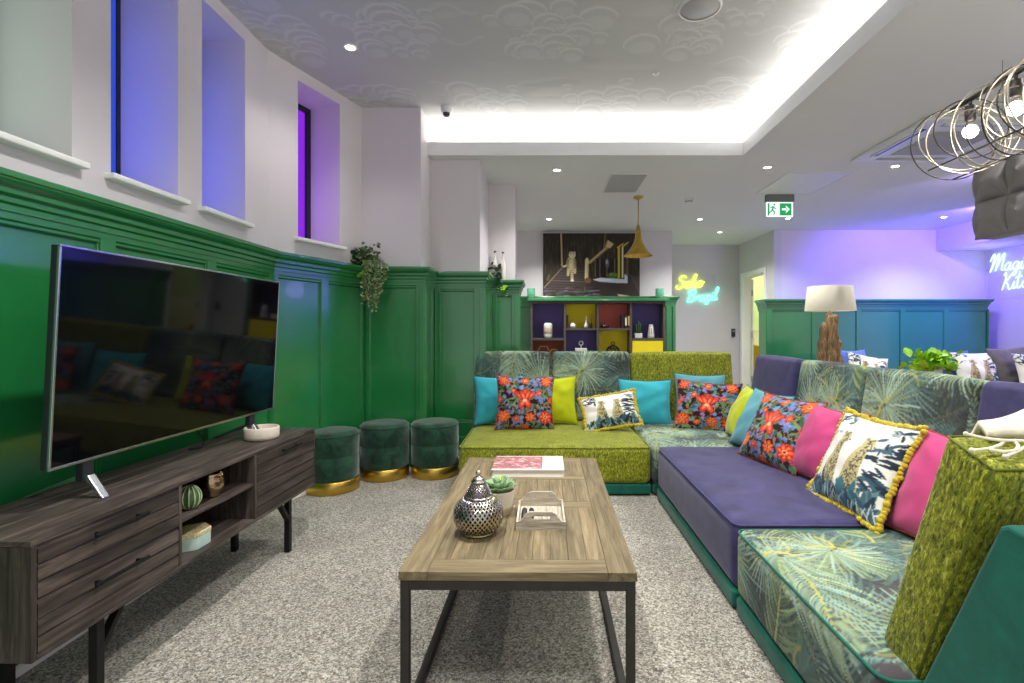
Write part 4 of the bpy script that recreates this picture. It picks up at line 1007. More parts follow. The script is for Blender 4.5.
def seam(parent, x0, x1, y0, y1, z, mat, r=.045):
    g = .006 - r * .29; x0, x1, y0, y1 = x0 - g, x1 + g, y0 - g, y1 + g; k = .04; pts = []
    for cx_, cy_, a0 in ((x1 - k, y1 - k, 0), (x0 + k, y1 - k, 90), (x0 + k, y0 + k, 180), (x1 - k, y0 + k, 270)):
        for a in range(0, 91, 15): pts.append((cx_ + k * math.cos(R(a0 + a)), cy_ + k * math.sin(R(a0 + a)), z))
    MB().tube(pts, .0045, 6, closed=True).build('piping', mat, parent)
def back(parent, xc, y, w, mat, yaw=0, tilt=10, h=.60, t=.15, z0=None, colf=None, step=.035, shell='velvet_navy', nm='backrest'):
    """xc,y: foot of the front face; faces -y before yaw"""
    z0 = SZ + .004 if z0 is None else z0
    o = cushion(nm, (w - .008, t, h), .035, mat, parent, step, (.004, .022, .01), colf, 0)
    Mx = Matrix.Translation((xc, y, z0)) @ Matrix.Rotation(R(yaw), 4, 'Z') @ Matrix.Rotation(R(-tilt), 4, 'X') @ Matrix.Translation((0, t / 2, h / 2 + t * .5 * math.sin(R(tilt)) * 0))
    o.matrix_local = Mx
    if shell:
        s = MB().box(-w / 2 + .012, w / 2 - .012, t / 2 + .002, t / 2 + .03, -h / 2, h / 2 - .03).build('back_shell', shell, parent, bevel=.012, seg=3); s.matrix_local = Mx
    return o
# far lime section with two palm backrests
root = sofa('sofa_section', 'lime green chenille seat with two palm print backrests at the far end', (0, 0, 0))
plinth(root, -.595, .775, 3.63, 4.82); seat(root, -.595, .778, 3.62, 4.84, 'chenille_lime', z1=.355); seam(root, -.595, .778, 3.62, 4.84, .345, 'chenille_lime')
back(root, -.268, 4.58, .70, 'printed_velvet', 0, 9, .625, .15, colf=palm_col(.40, .55), step=.010)
back(root, .446, 4.58, .72, 'printed_velvet', 0, 9, .625, .15, colf=palm_col(1.05, .50), step=.010)
# corner section
root = sofa('sofa_section', 'palm print corner seat with one lime chenille and one navy velvet backrest', (0, 0, 0))
plinth(root, .795, 1.86, 3.64, 4.82); seat(root, .782, 1.86, 3.62, 4.84, 'printed_velvet', colf=palm_col(.90, .9), step=.014)
back(root, 1.275, 4.58, .93, 'chenille_lime', 0, 9, .62, .15, shell='velvet_navy')
back(root, 1.63, 3.80, .70, 'velvet_navy', -90, 9, .625, .15)
# long navy section with two palm backrests
root = sofa('sofa_section', 'long navy velvet seat with two palm print backrests facing the television', (0, 0, 0))
plinth(root, .80, 1.86, 2.15, 3.57); seat(root, .80, 1.86, 2.135, 3.575, 'velvet_navy', z1=.372); seam(root, .80, 1.86, 2.135, 3.575, .36, 'velvet_navy')
back(root, 1.63, 3.09, .685, 'printed_velvet', -90, 9, .625, .15, colf=palm_col(.5, 1.05), step=.009)
back(root, 1.63, 2.39, .70, 'printed_velvet', -90, 9, .625, .15, colf=palm_col(1.1, .5), step=.009)
# near palm section with the lime end rest
root = sofa('sofa_section', 'palm print seat with a tall lime chenille end rest backed in dark green velvet', (0, 0, 0))
plinth(root, .80, 1.86, 1.21, 2.115); seat(root, .795, 1.86, 1.195, 2.125, 'printed_velvet', colf=palm_col(.90, .52), step=.0075); seam(root, .795, 1.86, 1.195, 2.125, .353, 'velvet_plinth')
back(root, 1.63, 1.70, .66, 'velvet_navy', -90, 9, .625, .15)
o = cushion('end_rest', (.86, .135, .62), .022, 'chenille_lime', root, .03, (.004, .012, .008))
o.matrix_local = Matrix.Translation((.885 + .43, 1.345, SZ + .006)) @ Matrix.Rotation(R(20.5), 4, 'X') @ Matrix.Translation((0, -.0675, .31))
e_ = .0605; zt_e = .3065; g_ = .4245; pm = MB()
for xx in (-g_, g_): pm.tube([(xx, -e_, -zt_e + .03), (xx, -e_, zt_e), (xx, e_, zt_e)], .003, 6)
for yy in (-e_, e_): pm.tube([(-g_, yy, zt_e), (-.2, yy, zt_e + .004), (.2, yy, zt_e + .004), (g_, yy, zt_e)], .003, 6)
simple('piping_olive', (92, 100, 16), .8, var=.1, scale=40); pm.build('piping', 'piping_olive', o)
m = MB(); m.prism([(1.222, .30), (.992, .80), (.975, .81), (.86, .795), (.85, .78), (.99, .012), (1.185, .012), (1.185, .30)], .885, 1.86, axis='x'); m.build('end_shell', 'velvet_plinth', root, bevel=.012, seg=3)
# ================================================================== CUSHIONS
G = 'scatter cushions on the corner sofa'
def PC(px, py, Y): return P(px, py, Y)
pillow('cushion', 'plain turquoise cushion at the outer end of the lime seat, partly behind a floral one', PC(499, 400, 4.47), .44, .43, .15, 'cloth_turquoise', 8, 14, 0, None, 'piping', 'trim_teal', 1, group=G)
pillow('cushion', 'square black and orange floral cushion with pompom edge on the lime seat', PC(525, 403, 4.26), .49, .46, .16, 'printed_cotton', 2, 17, -1, FLORAL, 'pompom', 'trim_rust', 2, group=G)
pillow('cushion', 'plain lime yellow cushion between the floral cushion and the cheetah cushion on the lime seat', PC(550, 401, 4.47), .47, .42, .15, 'cloth_lime', -5, 13, 3, None, 'piping', 'trim_lime', 3, group=G)
pillow('cushion', 'small white cheetah cushion with mustard trim slumped on the lime seat', PC(610, 411, 4.22), .46, .30, .13, 'printed_cotton', -6, 30, 11, CHEETAH_B, 'tassel', 'mustard_trim', 4, group=G)
pillow('cushion', 'plain turquoise cushion against the lime chenille backrest', PC(645, 403, 4.46), .47, .42, .15, 'cloth_turquoise', -3, 14, -1, None, 'piping', 'trim_teal', 5, group=G)
pillow('cushion', 'pale teal cushion mostly hidden behind the floral cushion in the sofa corner', PC(700, 398, 4.47), .45, .43, .13, 'cloth_teal', -4, 14, -2, None, 'piping', 'trim_teal', 6, group=G)
pillow('cushion', 'black and orange floral cushion in the corner of the sofa', PC(707, 408, 4.2), .52, .45, .16, 'printed_cotton', -20, 20, -3, FLORAL_B, 'pompom', 'trim_rust', 7, group=G)
pillow('cushion', 'plain lime yellow cushion leaning on the navy backrest by the sofa corner', Vector((1.49, 3.80, .565)), .40, .42, .15, 'cloth_lime', -98, 24, 0, None, 'piping', 'trim_teal', 8, group=G)
pillow('cushion', 'pale teal cushion half behind the large floral cushion on the navy seat', Vector((1.46, 3.44, .57)), .52, .44, .14, 'cloth_teal', -86, 27, 0, None, 'piping', 'trim_teal', 9, group=G)
pillow('cushion', 'large black and orange floral cushion leaning back on the navy seat', Vector((1.42, 3.07, .575)), .53, .45, .17, 'printed_cotton', -77, 28, 0, FLORAL, 'pompom', 'trim_rust', 10, group=G)
pillow('cushion', 'bright pink cushion between the large floral and the large cheetah cushion', Vector((1.49, 2.70, .575)), .46, .42, .15, 'cloth_pink', -86, 24, 0, None, 'piping', 'trim_rust', 11, group=G)
pillow('cushion', 'large white cheetah cushion with thick mustard tassels at the near end of the navy seat', Vector((1.435, 2.31, .575)), .50, .45, .15, 'printed_cotton', -88, 26, 0, CHEETAH, 'tassel', 'mustard_trim', 12, group=G, n=100)
pillow('cushion', 'bright pink cushion between the large cheetah cushion and the lime end rest', Vector((1.50, 1.90, .575)), .46, .44, .13, 'cloth_pink', -90, 22, 0, None, 'piping', 'trim_rust', 13, group=G)
# ---- fringed throw over the end rest
root = thing('throw_blanket', 'cream fringed wool throw lying folded on top of the lime end rest', 'blanket', (0, 0, 0))
r = random.Random(3)
nx, ny = 44, 30; V = []; Fc = []
def ttop(y): return .955 + (min(y, 1.125) - 1.125) * .374 - max(0, y - 1.125) * .9   # sloping top of the end rest
for lay in (0, 1):
    for j in range(ny):
        for i in range(nx):
            u, v = i / (nx - 1), j / (ny - 1)
            x = .945 + u * .72 + .03 * v; y = 1.055 + .125 * v + .03 * (1 - u) * (1 - v) + .006 * math.sin(11 * u)
            puff = (.030 * min(1, u * 5 + .05)) * math.sin(math.pi * min(1, v * 1.05)) ** .7
            z = ttop(y) + .006 + (.016 if lay == 0 else 0) + puff * (1.1 + .3 * math.sin(9 * u)) + .004 * math.sin(27 * u + 6 * v)
            V.append((x, y, z))
N0 = nx * ny
for j in range(ny - 1):
    for i in range(nx - 1):
        a = j * nx + i; f = (a, a + 1, a + nx + 1, a + nx); Fc.append(f); Fc.append(tuple(N0 + q for q in f[::-1]))
rim = [i for i in range(nx)] + [j * nx + nx - 1 for j in range(1, ny)] + [(ny - 1) * nx + i for i in range(nx - 2, -1, -1)] + [j * nx for j in range(ny - 2, 0, -1)]
Fc += [(rim[k], N0 + rim[k], N0 + rim[(k + 1) % len(rim)], rim[(k + 1) % len(rim)]) for k in range(len(rim))]
finish_mesh('woven_cloth', np.array(V), Fc, None, 'throw_wool', root)
m = MB()
for k in range(30):
    x = .965 + .02 * k; y = 1.07; a = r.uniform(3.3, 5.4); L = r.uniform(.07, .12); cur = r.uniform(-2.4, 2.4); pts = [(x, y, ttop(y) + .014)]
    for i in range(6):
        x += L / 6 * math.cos(a); y += L / 6 * math.sin(a) * .7; a += cur / 6; yy = min(1.10, max(1.0, y)); pts.append((x, yy, ttop(yy) + .010 + .003 * (k % 3)))
    m.tube(smoothpath(pts, 4), .0036, 6); m.ball(pts[-1], .0055, 6)
m.build('fringe', 'throw_wool', root)
# ================================================================== TRAILING PLANT ON THE LEDGE
def leafset(m, c, n, spread, size, rs, up=.3, thick=True):
    for k in range(n):
        p = Vector(c) + Vector((rs.gauss(0, spread[0]), rs.gauss(0, spread[1]), rs.gauss(0, spread[2])))
        R3 = Euler((rs.uniform(-1.2, 1.2), rs.uniform(-1.2, 1.2), rs.uniform(0, 6.28))).to_matrix(); s = size * rs.uniform(.7, 1.25)
        pts = [(0, -.5), (.32, -.25), (.4, .05), (.22, .35), (0, .55), (-.22, .35), (-.4, .05), (-.32, -.25)]
        vs = [tuple(p + R3 @ Vector((x * s, y * s, .10 * s * abs(x) * 2))) for x, y in pts] + [tuple(p + R3 @ Vector((0, 0, -.03 * s)))]
        m.add(vs, [(i, (i + 1) % 8, 8) for i in range(8)], smooth=True)
rs = random.Random(4)
lx, ly = P(372, 258, 4.30).x, 4.30
root = thing('trailing_plant', 'trailing plant with pale strings of leaves hanging from the panelling ledge by the violet window', 'plant', (0, 0, 0))
base = Vector((P(362, 262, 4.30).x, 4.285, RAIL))
MB().lathe([(.0001, 0), (.036, 0), (.045, .05), (.047, .055), (.040, .055), (.0001, .045)], 24, c=tuple(base + Vector((.0, .012, .0)))).build('pot', 'plastic_dark', root)
m = MB(); leafset(m, P(352, 256, 4.26), 36, (.03, .025, .03), .052, rs); leafset(m, P(350, 262, 4.24), 10, (.02, .02, .015), .05, rs); m.build('dark_foliage', 'leaf_dark', root)
m = MB(); leafset(m, P(366, 257, 4.24), 150, (.05, .03, .045), .034, rs); m.build('upper_foliage', 'leaf_mid', root); m = MB(); st = MB()
for k in range(17):
    t = k / 16; px = 361 + 23 * t + rs.uniform(-1.5, 1.5); yb = 302 + 6 * math.sin(3.14 * t) + rs.uniform(-6, 4) - (14 if t > .9 else 0)
    top = P(362 + 17 * t, 256, 4.24); mid = P(px + 2, 266, 4.18 - .02 * rs.random()); bot = P(px - (3 if t > .7 else 0), yb, 4.19)
    pts = smoothpath([top, mid, (mid + bot) / 2 + Vector((rs.uniform(-.01, .01), 0, 0)), bot], 6); st.tube(pts, .0018, 4)
    for p in pts[4:]:
        for q in range(2):
            leafset(m, p + Vector((rs.uniform(-.008, .008), rs.uniform(-.008, .008), rs.uniform(-.01, .01))), 1, (.004, .004, .004), rs.uniform(.018, .026), rs)
m.build('trailing_leaves', 'leaf_pale', root); st.build('stems', 'stem_green', root)
m = MB(); leafset(m, P(362.5, 275, 4.20), 5, (.010, .006, .016), .05, rs); m.build('lime_leaf', 'leaf_lime', root)
# bottles and plant on the far pier ledge
def bottle(px, pyt, pyb, Y, lab):
    a = P(px, pyb, Y); hgt = RAIL; root = thing('bottle', lab, 'bottle', (a.x, Y, RAIL))
    top = P(px, pyt, Y).z - RAIL
    MB().lathe([(.0001, 0), (.026, 0), (.028, .004), (.028, top * .52), (.022, top * .62), (.011, top * .74), (.010, top * .93), (.012, top * .935), (.012, top * .95), (.0001, top * .95)], 24).build('glass_body', 'ceramic_white', root)
    MB().lathe([(.013, top * .94), (.0135, top * 1.0), (.0001, top * 1.0)], 20).build('cap', 'plastic_dark', root)
bottle(495, 251, 282, 5.46, 'slim white bottle with black cap behind the dark plant on the far pier ledge')
bottle(503, 252, 282, 5.44, 'slim white bottle with black cap nearest the ledge edge beside the lime leaves')
root = thing('ledge_plant', 'small dark leafy plant with one lime tuft on the far pier ledge', 'plant', (0, 0, 0)); m = MB()
c = P(496, 278, 5.40); MB().lathe([(.0001, 0), (.03, 0), (.04, .05), (.0001, .05)], 20, c=(c.x - .04, 5.44, RAIL)).build('pot', 'plastic_dark', root)
leafset(m, P(494, 270, 5.42), 20, (.035, .02, .05), .06, rs); leafset(m, P(499, 277, 5.40), 16, (.03, .02, .03), .06, rs); m.build('dark_foliage', 'leaf_dark', root)
m = MB(); leafset(m, P(503, 290, 5.31), 14, (.016, .014, .022), .05, rs); m.build('lime_tuft', 'leaf_lime', root)
MB().tube(smoothpath([P(498, 279, 5.40), P(501, 281, 5.36), P(503, 285, 5.32), P(503, 291, 5.31)], 5), .004, 6).build('stem', 'stem_green', root)
# ================================================================== BOOKCASE WALL
BY0, BY1 = 7.80, 8.06
bx = [-.16, .35, .854, 1.356, 1.865]; zt = 1.62
root = thing('bookcase', 'grey cube bookcase with purple yellow and red back panels behind the sofa', 'bookcase', (0, 0, 0)); t = .034
fr = MB()
for i, x in enumerate(bx): fr.box(x - t / 2, x + t / 2, BY0, BY1, 0, zt - t, axis=2)
for i in range(4): fr.box(bx[i] + t / 2, bx[i + 1] - t / 2, BY0, BY1, 0, .06, axis=0)
fr.box(bx[0] - t / 2, bx[-1] + t / 2, BY0, BY1, zt - t, zt, axis=0)
lev = [1.055, 1.21, 1.21, 1.055]; low = [.62, .70, .70, .62]
for i in range(4):
    for z in (lev[i], low[i]): fr.box(bx[i] + t / 2, bx[i + 1] - t / 2, BY0, BY1, z - t, z, axis=0)
fr.build('frame', 'shelf_frame', root, bevel=.002)
cols = [('panel_rust', 'panel_yellow'), ('panel_red', 'panel_purple'), ('panel_purple', 'panel_yellow'), ('panel_red', 'panel_purple')]
bk = [['panel_purple', 'panel_rust', 'panel_yellow'], ['panel_yellow', 'panel_purple', 'panel_red'], ['panel_red', 'panel_yellow', 'panel_purple'], ['panel_purple', 'panel_yellow', 'panel_rust']]
for i in range(4):
    zs = [(lev[i], zt - t), (low[i], lev[i] - t), (.06, low[i] - t)]
    for (z0, z1), mt in zip(zs, bk[i]):
        o = MB().box(bx[i] + t / 2, bx[i + 1] - t / 2, BY1 - .012, BY1 - .002, z0, z1).build('back_panel', mt, root); o['label'] = mt.split('_')[1] + ' back panel'
# the last compartment under the white vase is closed by a yellow flap
o = MB().box(bx[3] + t / 2 + .003, bx[4] - t / 2 - .003, BY0 + .004, BY0 + .018, low[3] + .003, lev[3] - t - .003).build('flap_door', 'panel_yellow', root, bevel=.002); o['label'] = 'yellow flap door'
MB().box(bx[0] - .06, bx[-1] + .07, BY0 - .05, 8.06, zt + .0005, zt + .045).build('top_board', 'green_paint', root, bevel=.006)
def at(px, z, Y=7.9): return Vector(((px - CX) / F * Y, Y, z))
root = thing('ceramic_vase', 'pale ribbed cylinder vase in the purple compartment nearest the green pier', 'vase', at(548, lev[0]))
pr = [(.0001, 0), (.045, 0), (.06, .012)] + [(.064 + .004 * (i % 2), .03 + .017 * i) for i in range(11)] + [(.058, .222), (.04, .235), (.034, .235), (.034, .22), (.0001, .2)]
MB().lathe(pr, 32).build('body', 'ceramic_white', root); MB().lathe([(.0665, .07), (.069, .075), (.069, .15), (.0665, .155)], 32).build('band', 'pot_dip', root)
root = thing('photo_book', 'dark book standing at the side of the yellow compartment', 'book', at(567, lev[1]))
MB().box(-.006, .018, -.07, .07, 0, .20).build('cover', 'book_black', root); MB().box(-.003, .015, -.066, .072, .004, .196).build('pages', 'page', root)
root = thing('round_pot', 'small round white pot in the yellow compartment', 'pot', at(573, lev[1], 7.88))
MB().lathe([(.0001, 0), (.03, 0), (.045, .02), (.047, .04), (.036, .062), (.022, .068), (.022, .078), (.014, .078), (.0001, .07)], 28).build('body', 'ceramic_white', root)
root = thing('bud_vase', 'small white bud vase with a slim neck in the yellow compartment', 'vase', at(586, lev[1], 7.9))
MB().lathe([(.0001, 0), (.022, 0), (.033, .02), (.030, .05), (.014, .07), (.009, .10), (.009, .17), (.012, .175), (.007, .175), (.0001, .1)], 24).build('body', 'ceramic_white', root)
root = thing('reed_bottle', 'dark slim bottle with reeds in the yellow compartment', 'bottle', at(591, lev[1], 7.9))
MB().lathe([(.0001, 0), (.02, 0), (.022, .01), (.022, .06), (.010, .075), (.010, .09), (.0001, .09)], 20).build('body', 'plastic_dark', root)
for a in (-.2, .05, .25): MB().tube([(0, 0, .08), (.22 * a * .5, .01, .22)], .003, 5).build('reed', 'wood_light', root)
root = thing('apple_jar', 'squat dark red jar with a stem in the red compartment', 'jar', at(605, lev[2], 7.9))
MB().lathe([(.0001, 0), (.045, 0), (.062, .018), (.064, .036), (.045, .056), (.016, .060), (.012, .075), (.015, .085), (.0001, .09)], 28).build('body', 'ceramic_dark', root)
for k, (px, h_, mt, lab) in enumerate(((622, .205, 'book_black', 'tall black book, first of the three standing in the red compartment'), (625.2, .19, 'book_black', 'black book with pale spine, in the middle of the three in the red compartment'), (628, .21, 'book_black', 'black book next to the divider in the red compartment'))):
    root = thing('book', lab, 'book', at(px, lev[2], 7.88), 0, 'black books in the red compartment')
    MB().box(-.018, .018, -.07, .07, 0, h_).build('cover', mt, root, bevel=.002); MB().box(-.013, .013, -.068, .072, .004, h_ - .004).build('pages', 'page', root)
    if k != 0: MB().box(-.014, .014, -.0712, -.0698, .04, h_ - .03).build('spine_band', ['page', 'page', 'brass'][k], root)
root = thing('cactus_planter', 'spiky cactus in a white square planter in the purple compartment by the wall corner', 'plant', at(638, lev[3], 7.9))
MB().box(-.058, .058, -.05, .05, 0, .075).build('planter', 'ceramic_white', root, bevel=.006)
for k, (x, h_) in enumerate(((-.03, .15), (0, .19), (.03, .165))): MB().lathe([(.012, .07), (.016, .09), (.016, h_ + .05), (.008, h_ + .065), (.0001, h_ + .068)], 12, c=(x, 0, 0)).build('cactus_stem', 'leaf_dark', root)
root = thing('lantern_vase', 'white tapering lantern vase with slots in the purple compartment by the wall corner', 'vase', at(651, lev[3], 7.9))
MB().lathe([(.0001, 0), (.04, 0), (.048, .01), (.05, .05), (.036, .16), (.03, .205), (.033, .21), (.026, .21), (.0001, .2)], 28).build('body', 'ceramic_white', root)
for k in range(8):
    a = k * .785; MB().tube([(.0505 * math.cos(a), .0505 * math.sin(a), .06), (.038 * math.cos(a), .038 * math.sin(a), .155)], .0045, 5).build('slot', 'plastic_grey', root)
for px, w_, lab, mt in ((543.5, .10, 'larger pale wooden hexagon frame in the rust compartment', 'wood_light'), (554, .075, 'smaller yellowish hexagon frame beside the larger one in the rust compartment', 'old_brass')):
    root = thing('hexagon_frame', lab, 'ornament', at(px, low[0] + .0, 7.9) ); z = w_ * .866
    pts = [(w_ * math.cos(k * math.pi / 3), 0, z + .012 + w_ * math.sin(k * math.pi / 3)) for k in range(6)]
    base_up = lev[0] - t - low[0]
    MB().tube([(a, b_, c_ + .12) for a, b_, c_ in pts], .011, 4, closed=True).build('frame', mt, root); MB().box(-.05, .05, -.04, .04, 0, .128).build('stand', mt, root, bevel=.004)
root = thing('ring_figurine', 'white ring ornament on a block in the purple lower compartment', 'ornament', at(581, low[1], 7.9))
MB().box(-.09, .09, -.05, .05, 0, .20).build('block', 'ceramic_white', root, bevel=.004); MB().tube([(0, 0, .20), (0, 0, .25)], .008, 8).build('post', 'ceramic_white', root)
MB().tube([(.030 * math.cos(a), 0, .277 + .030 * math.sin(a)) for a in np.linspace(0, 6.2832, 25)[:-1]], .008, 8, closed=True).build('ring', 'ceramic_white', root)
root = thing('wire_basket', 'black wire basket ornament in the yellow lower compartment', 'basket', at(613, low[2], 7.9))
m = MB()
for k in range(10):
    a = k * .628; m.tube(smoothpath([(.05 * math.cos(a), .05 * math.sin(a), 0), (.10 * math.cos(a), .10 * math.sin(a), .10), (.085 * math.cos(a), .085 * math.sin(a), .2), (.0, .0, .25)], 5), .0065, 5)
for z, rr in ((.004, .05), (.1, .10), (.2, .085)): m.tube([(rr * math.cos(a), rr * math.sin(a), z) for a in np.linspace(0, 6.2832, 25)[:-1]], .006, 5, closed=True)
m.build('wire_cage', 'black_metal', root); MB().tube([(.028 * math.cos(a), 0, .272 + .024 * math.sin(a)) for a in np.linspace(0, 6.2832, 19)[:-1]], .006, 5, closed=True).build('loop', 'black_metal', root)
for px, lab in ((531, 'green glass candle holder on the bookcase top beside the painting, next to the green pier'), (659.5, 'green glass candle holder on the bookcase top, towards the neon sign')):
    root = thing('candle_holder', lab, 'candle holder', at(px, zt + .0455, 7.9))
    MB().lathe([(.0001, 0), (.058, 0), (.062, .006), (.062, .155), (.057, .155), (.056, .012), (.0001, .012)], 32).build('glass', 'green_glass', root)
    MB().lathe([(.0001, .0125), (.026, .0125), (.026, .06), (.0001, .06)], 20).build('candle', 'ceramic_white', root)
# painting
def painting():
    cv = Canvas(420, 278, (52, 46, 40)); r = random.Random(12)
    for k in range(500):
        x = r.uniform(0, 420); y = r.uniform(0, 170); cv.cap((x, y), (x + r.uniform(-3, 3), y + r.uniform(10, 50)), 1.6, 1.2, r.choice([(66, 56, 46), (40, 34, 30), (80, 66, 52), (30, 27, 25), (96, 80, 62)]), .6)
    cv.poly([(0, 236), (70, 150), (180, 150), (200, 195), (420, 205), (420, 278), (0, 278)], (62, 52, 50))
    for k in range(9):
        y = 160 + k * 11; cv.cap((70 - k * 8, y), (190 - k, y + 6), 2.4, 2.4, r.choice([(112, 100, 92), (86, 74, 66)]), .8)
    for k in range(40):
        x = r.uniform(0, 240); y = r.uniform(236, 274); cv.cap((x, y), (x + r.uniform(14, 40), y - r.uniform(0, 6)), 3, 1, r.choice([(120, 112, 130), (168, 164, 178), (86, 78, 92), (40, 34, 36)]), .7)
    cv.cap((78, 0), (82, 140), 3.4, 3.0, (206, 176, 128)); cv.cap((70, 0), (74, 130), 2, 2, (26, 22, 20))
    cv.cap((4, 236), (84, 148), 2.4, 1.6, (150, 130, 96)); cv.cap((20, 200), (26, 180), 5, 3, (140, 116, 84), .6)
    cv.poly([(196, 122), (262, 66), (276, 30), (306, 44), (272, 76), (204, 134)], (146, 120, 78)); cv.poly([(272, 60), (282, 30), (306, 48), (290, 66)], (206, 184, 130)); cv.cap((200, 128), (270, 66), 2, 2, (220, 196, 140))
    cv.cap((262, 70), (270, 0), 1.6, 1.6, (150, 128, 90))
    cv.cap((190, 116), (188, 196), 8, 8, (206, 190, 140)); cv.cap((186, 116), (184, 196), 3, 3, (240, 226, 180)); cv.cap((190, 112), (194, 128), 6, 4, (222, 206, 160)); cv.ell(194, 204, 15, 12, 0, (126, 90, 58))
    cv.poly([(226, 110), (320, 110), (322, 190), (226, 190)], (36, 32, 32))
    for x in (226, 246, 276, 310): cv.cap((x, 112), (x, 188), 2.2, 2.2, (128, 106, 70))
    cv.ell(278, 130, 9, 22, 0, (96, 94, 106)); cv.ell(276, 124, 4, 10, 0, (166, 164, 170)); cv.ell(302, 182, 24, 13, 0, (76, 104, 44)); cv.ell(296, 178, 9, 6, 0, (112, 146, 60)); cv.ell(312, 180, 8, 6, 0, (104, 134, 62))
    cv.poly([(214, 200), (248, 192), (352, 198), (352, 178), (366, 178), (366, 216), (300, 214), (246, 210)], (206, 208, 220)); cv.poly([(214, 200), (248, 192), (300, 198), (300, 206), (230, 206)], (232, 232, 240), .8)
    cv.cap((328, 60), (328, 190), 4.6, 4.6, (206, 182, 40)); cv.cap((344, 58), (344, 190), 3.4, 3.4, (236, 226, 190)); cv.cap((322, 62), (346, 46), 3, 3, (206, 172, 60)); cv.cap((344, 58), (368, 40), 3, 3, (206, 176, 90)); cv.cap((364, 90), (364, 180), 5, 5, (112, 92, 66), .8)
    for k in range(16): cv.cap((372 + 3 * k, 180 + 5 * k), (420, 196 + 6 * k), 1.3, 1.3, (92, 80, 76), .7)
    cv.poly([(320, 262), (372, 270), (390, 278), (330, 274)], (216, 200, 170))
    # pale striped animal walking down the steps
    cv.ell(122, 128, 22, 28, 0, (196, 176, 128)); cv.ell(126, 94, 15, 14, 0, (226, 214, 186)); cv.ell(118, 84, 5, 5, 0, (206, 190, 150)); cv.ell(136, 84, 5, 5, 0, (206, 190, 150))
    for x0, x1, y1 in ((112, 108, 180), (124, 126, 204), (136, 138, 170)): cv.cap((x0, 140), (x1, y1), 8, 5.5, (206, 188, 142))
    cv.cap((104, 140), (88, 144), 5, 4, (220, 206, 164)); cv.ell(126, 204, 8, 5, 0, (232, 220, 190))
    for k in range(7): cv.curve([(103, 112 + k * 6), (112, 117 + k * 6)], [1.6, .6], (84, 66, 46), .9); cv.curve([(142, 112 + k * 6), (132, 117 + k * 6)], [1.6, .6], (84, 66, 46), .9)
    for k in range(4): cv.cap((117 + k * 5, 84), (118 + k * 5, 88), 1, 1, (96, 78, 56)); cv.cap((120 + k * 1.4, 162 + 9 * k), (131, 161 + 9 * k), 1.2, .8, (100, 80, 56))
    cv.ell(122, 128, 9, 17, .2, (222, 208, 170), .8); cv.ell(121, 93, 1.6, 1.6, 0, (50, 40, 30)); cv.ell(132, 93, 1.6, 1.6, 0, (50, 40, 30)); cv.ell(127, 101, 4, 3, 0, (236, 228, 206)); cv.ell(127, 100, 2, 1.4, 0, (110, 76, 60))
    for _ in range(2): cv.a[1:-1, 1:-1] = (cv.a[1:-1, 1:-1] * 2 + cv.a[:-2, 1:-1] + cv.a[2:, 1:-1] + cv.a[1:-1, :-2] + cv.a[1:-1, 2:]) / 6
    return cv
cv = painting(); x0, x1, z0, z1 = P(543.2, 296, 8.05).x, P(639.8, 296, 8.05).x, 1.695, P(540, 233.2, 8.05).z
root = thing('painting', 'large dark unframed painting of a pale striped animal on palace steps', 'painting', (0, 0, 0))
n1, n2 = 200, 130; gx = np.linspace(x0, x1, n1); gz = np.linspace(z0, z1, n2); GX, GZ = np.meshgrid(gx, gz)
V = np.stack([GX, np.full_like(GX, 8.055), GZ], -1).reshape(-1, 3)
c_ = cv.sample((V[:, 0] - x0) / (x1 - x0) * 418, (z1 - V[:, 2]) / (z1 - z0) * 276)
Fc = [(j * n1 + i, j * n1 + i + 1, (j + 1) * n1 + i + 1, (j + 1) * n1 + i) for j in range(n2 - 1) for i in range(n1 - 1)]
finish_mesh('painted_canvas', V, Fc, c_, 'canvas_paint', root, False)
MB().box(x0, x1, 8.056, 8.118, z0, z1).build('stretcher', 'plastic_dark', root)
# brass pendant
root = thing('brass_pendant', 'brass trumpet shaped pendant lamp hanging on a thin rod before the painting', 'pendant lamp', (1.135, 6.04, 0)); zb = P(0, 255.8, 6.04).z; zt_ = P(0, 233, 6.04).z
MB().lathe([(.0001, ZL), (.055, ZL), (.055, ZL - .012), (.02, ZL - .03), (.0001, ZL - .03)], 28).build('ceiling_rose', 'old_brass', root)
MB().tube([(0, 0, ZL - .028), (0, 0, zt_ + .085)], .006, 8).build('rod', 'old_brass', root)
MB().lathe([(.010, zt_ + .09), (.017, zt_ + .085), (.017, zt_ + .06), (.026, zt_ + .055), (.026, zt_ + .03), (.032, zt_ + .025), (.036, zt_ - .004), (.0001, zt_ - .004)], 28).build('socket', 'old_brass', root)
hh = zt_ - zb; pr = [(.034 + .136 * (q ** 2.1) * (1 if q < .9 else 1), zt_ - hh * q) for q in np.linspace(0, 1, 16)]
MB().lathe(pr + [(.168, zb - .003)] + [(r_ - .006, z + .002) for r_, z in pr[::-1]], 48).build('shade', 'old_brass', root)
MB().ball((0, 0, zb + .06), .03, 10).build('bulb', 'ceramic_white', root)
# ================================================================== FAR SEATING AREA
root = thing('console_table', 'wooden console table standing behind the sofa under the driftwood lamp', 'table', (2.95, 4.62, 0))
MB().box(-.75, .75, -.2, .2, .72, .75, axis=0).build('top', 'wood_light', root, bevel=.004)
for x in (-.7, .66):
    for y in (-.17, .13): MB().box(x, x + .04, y, y + .04, 0, .72, axis=2).build('leg', 'wood_light', root)
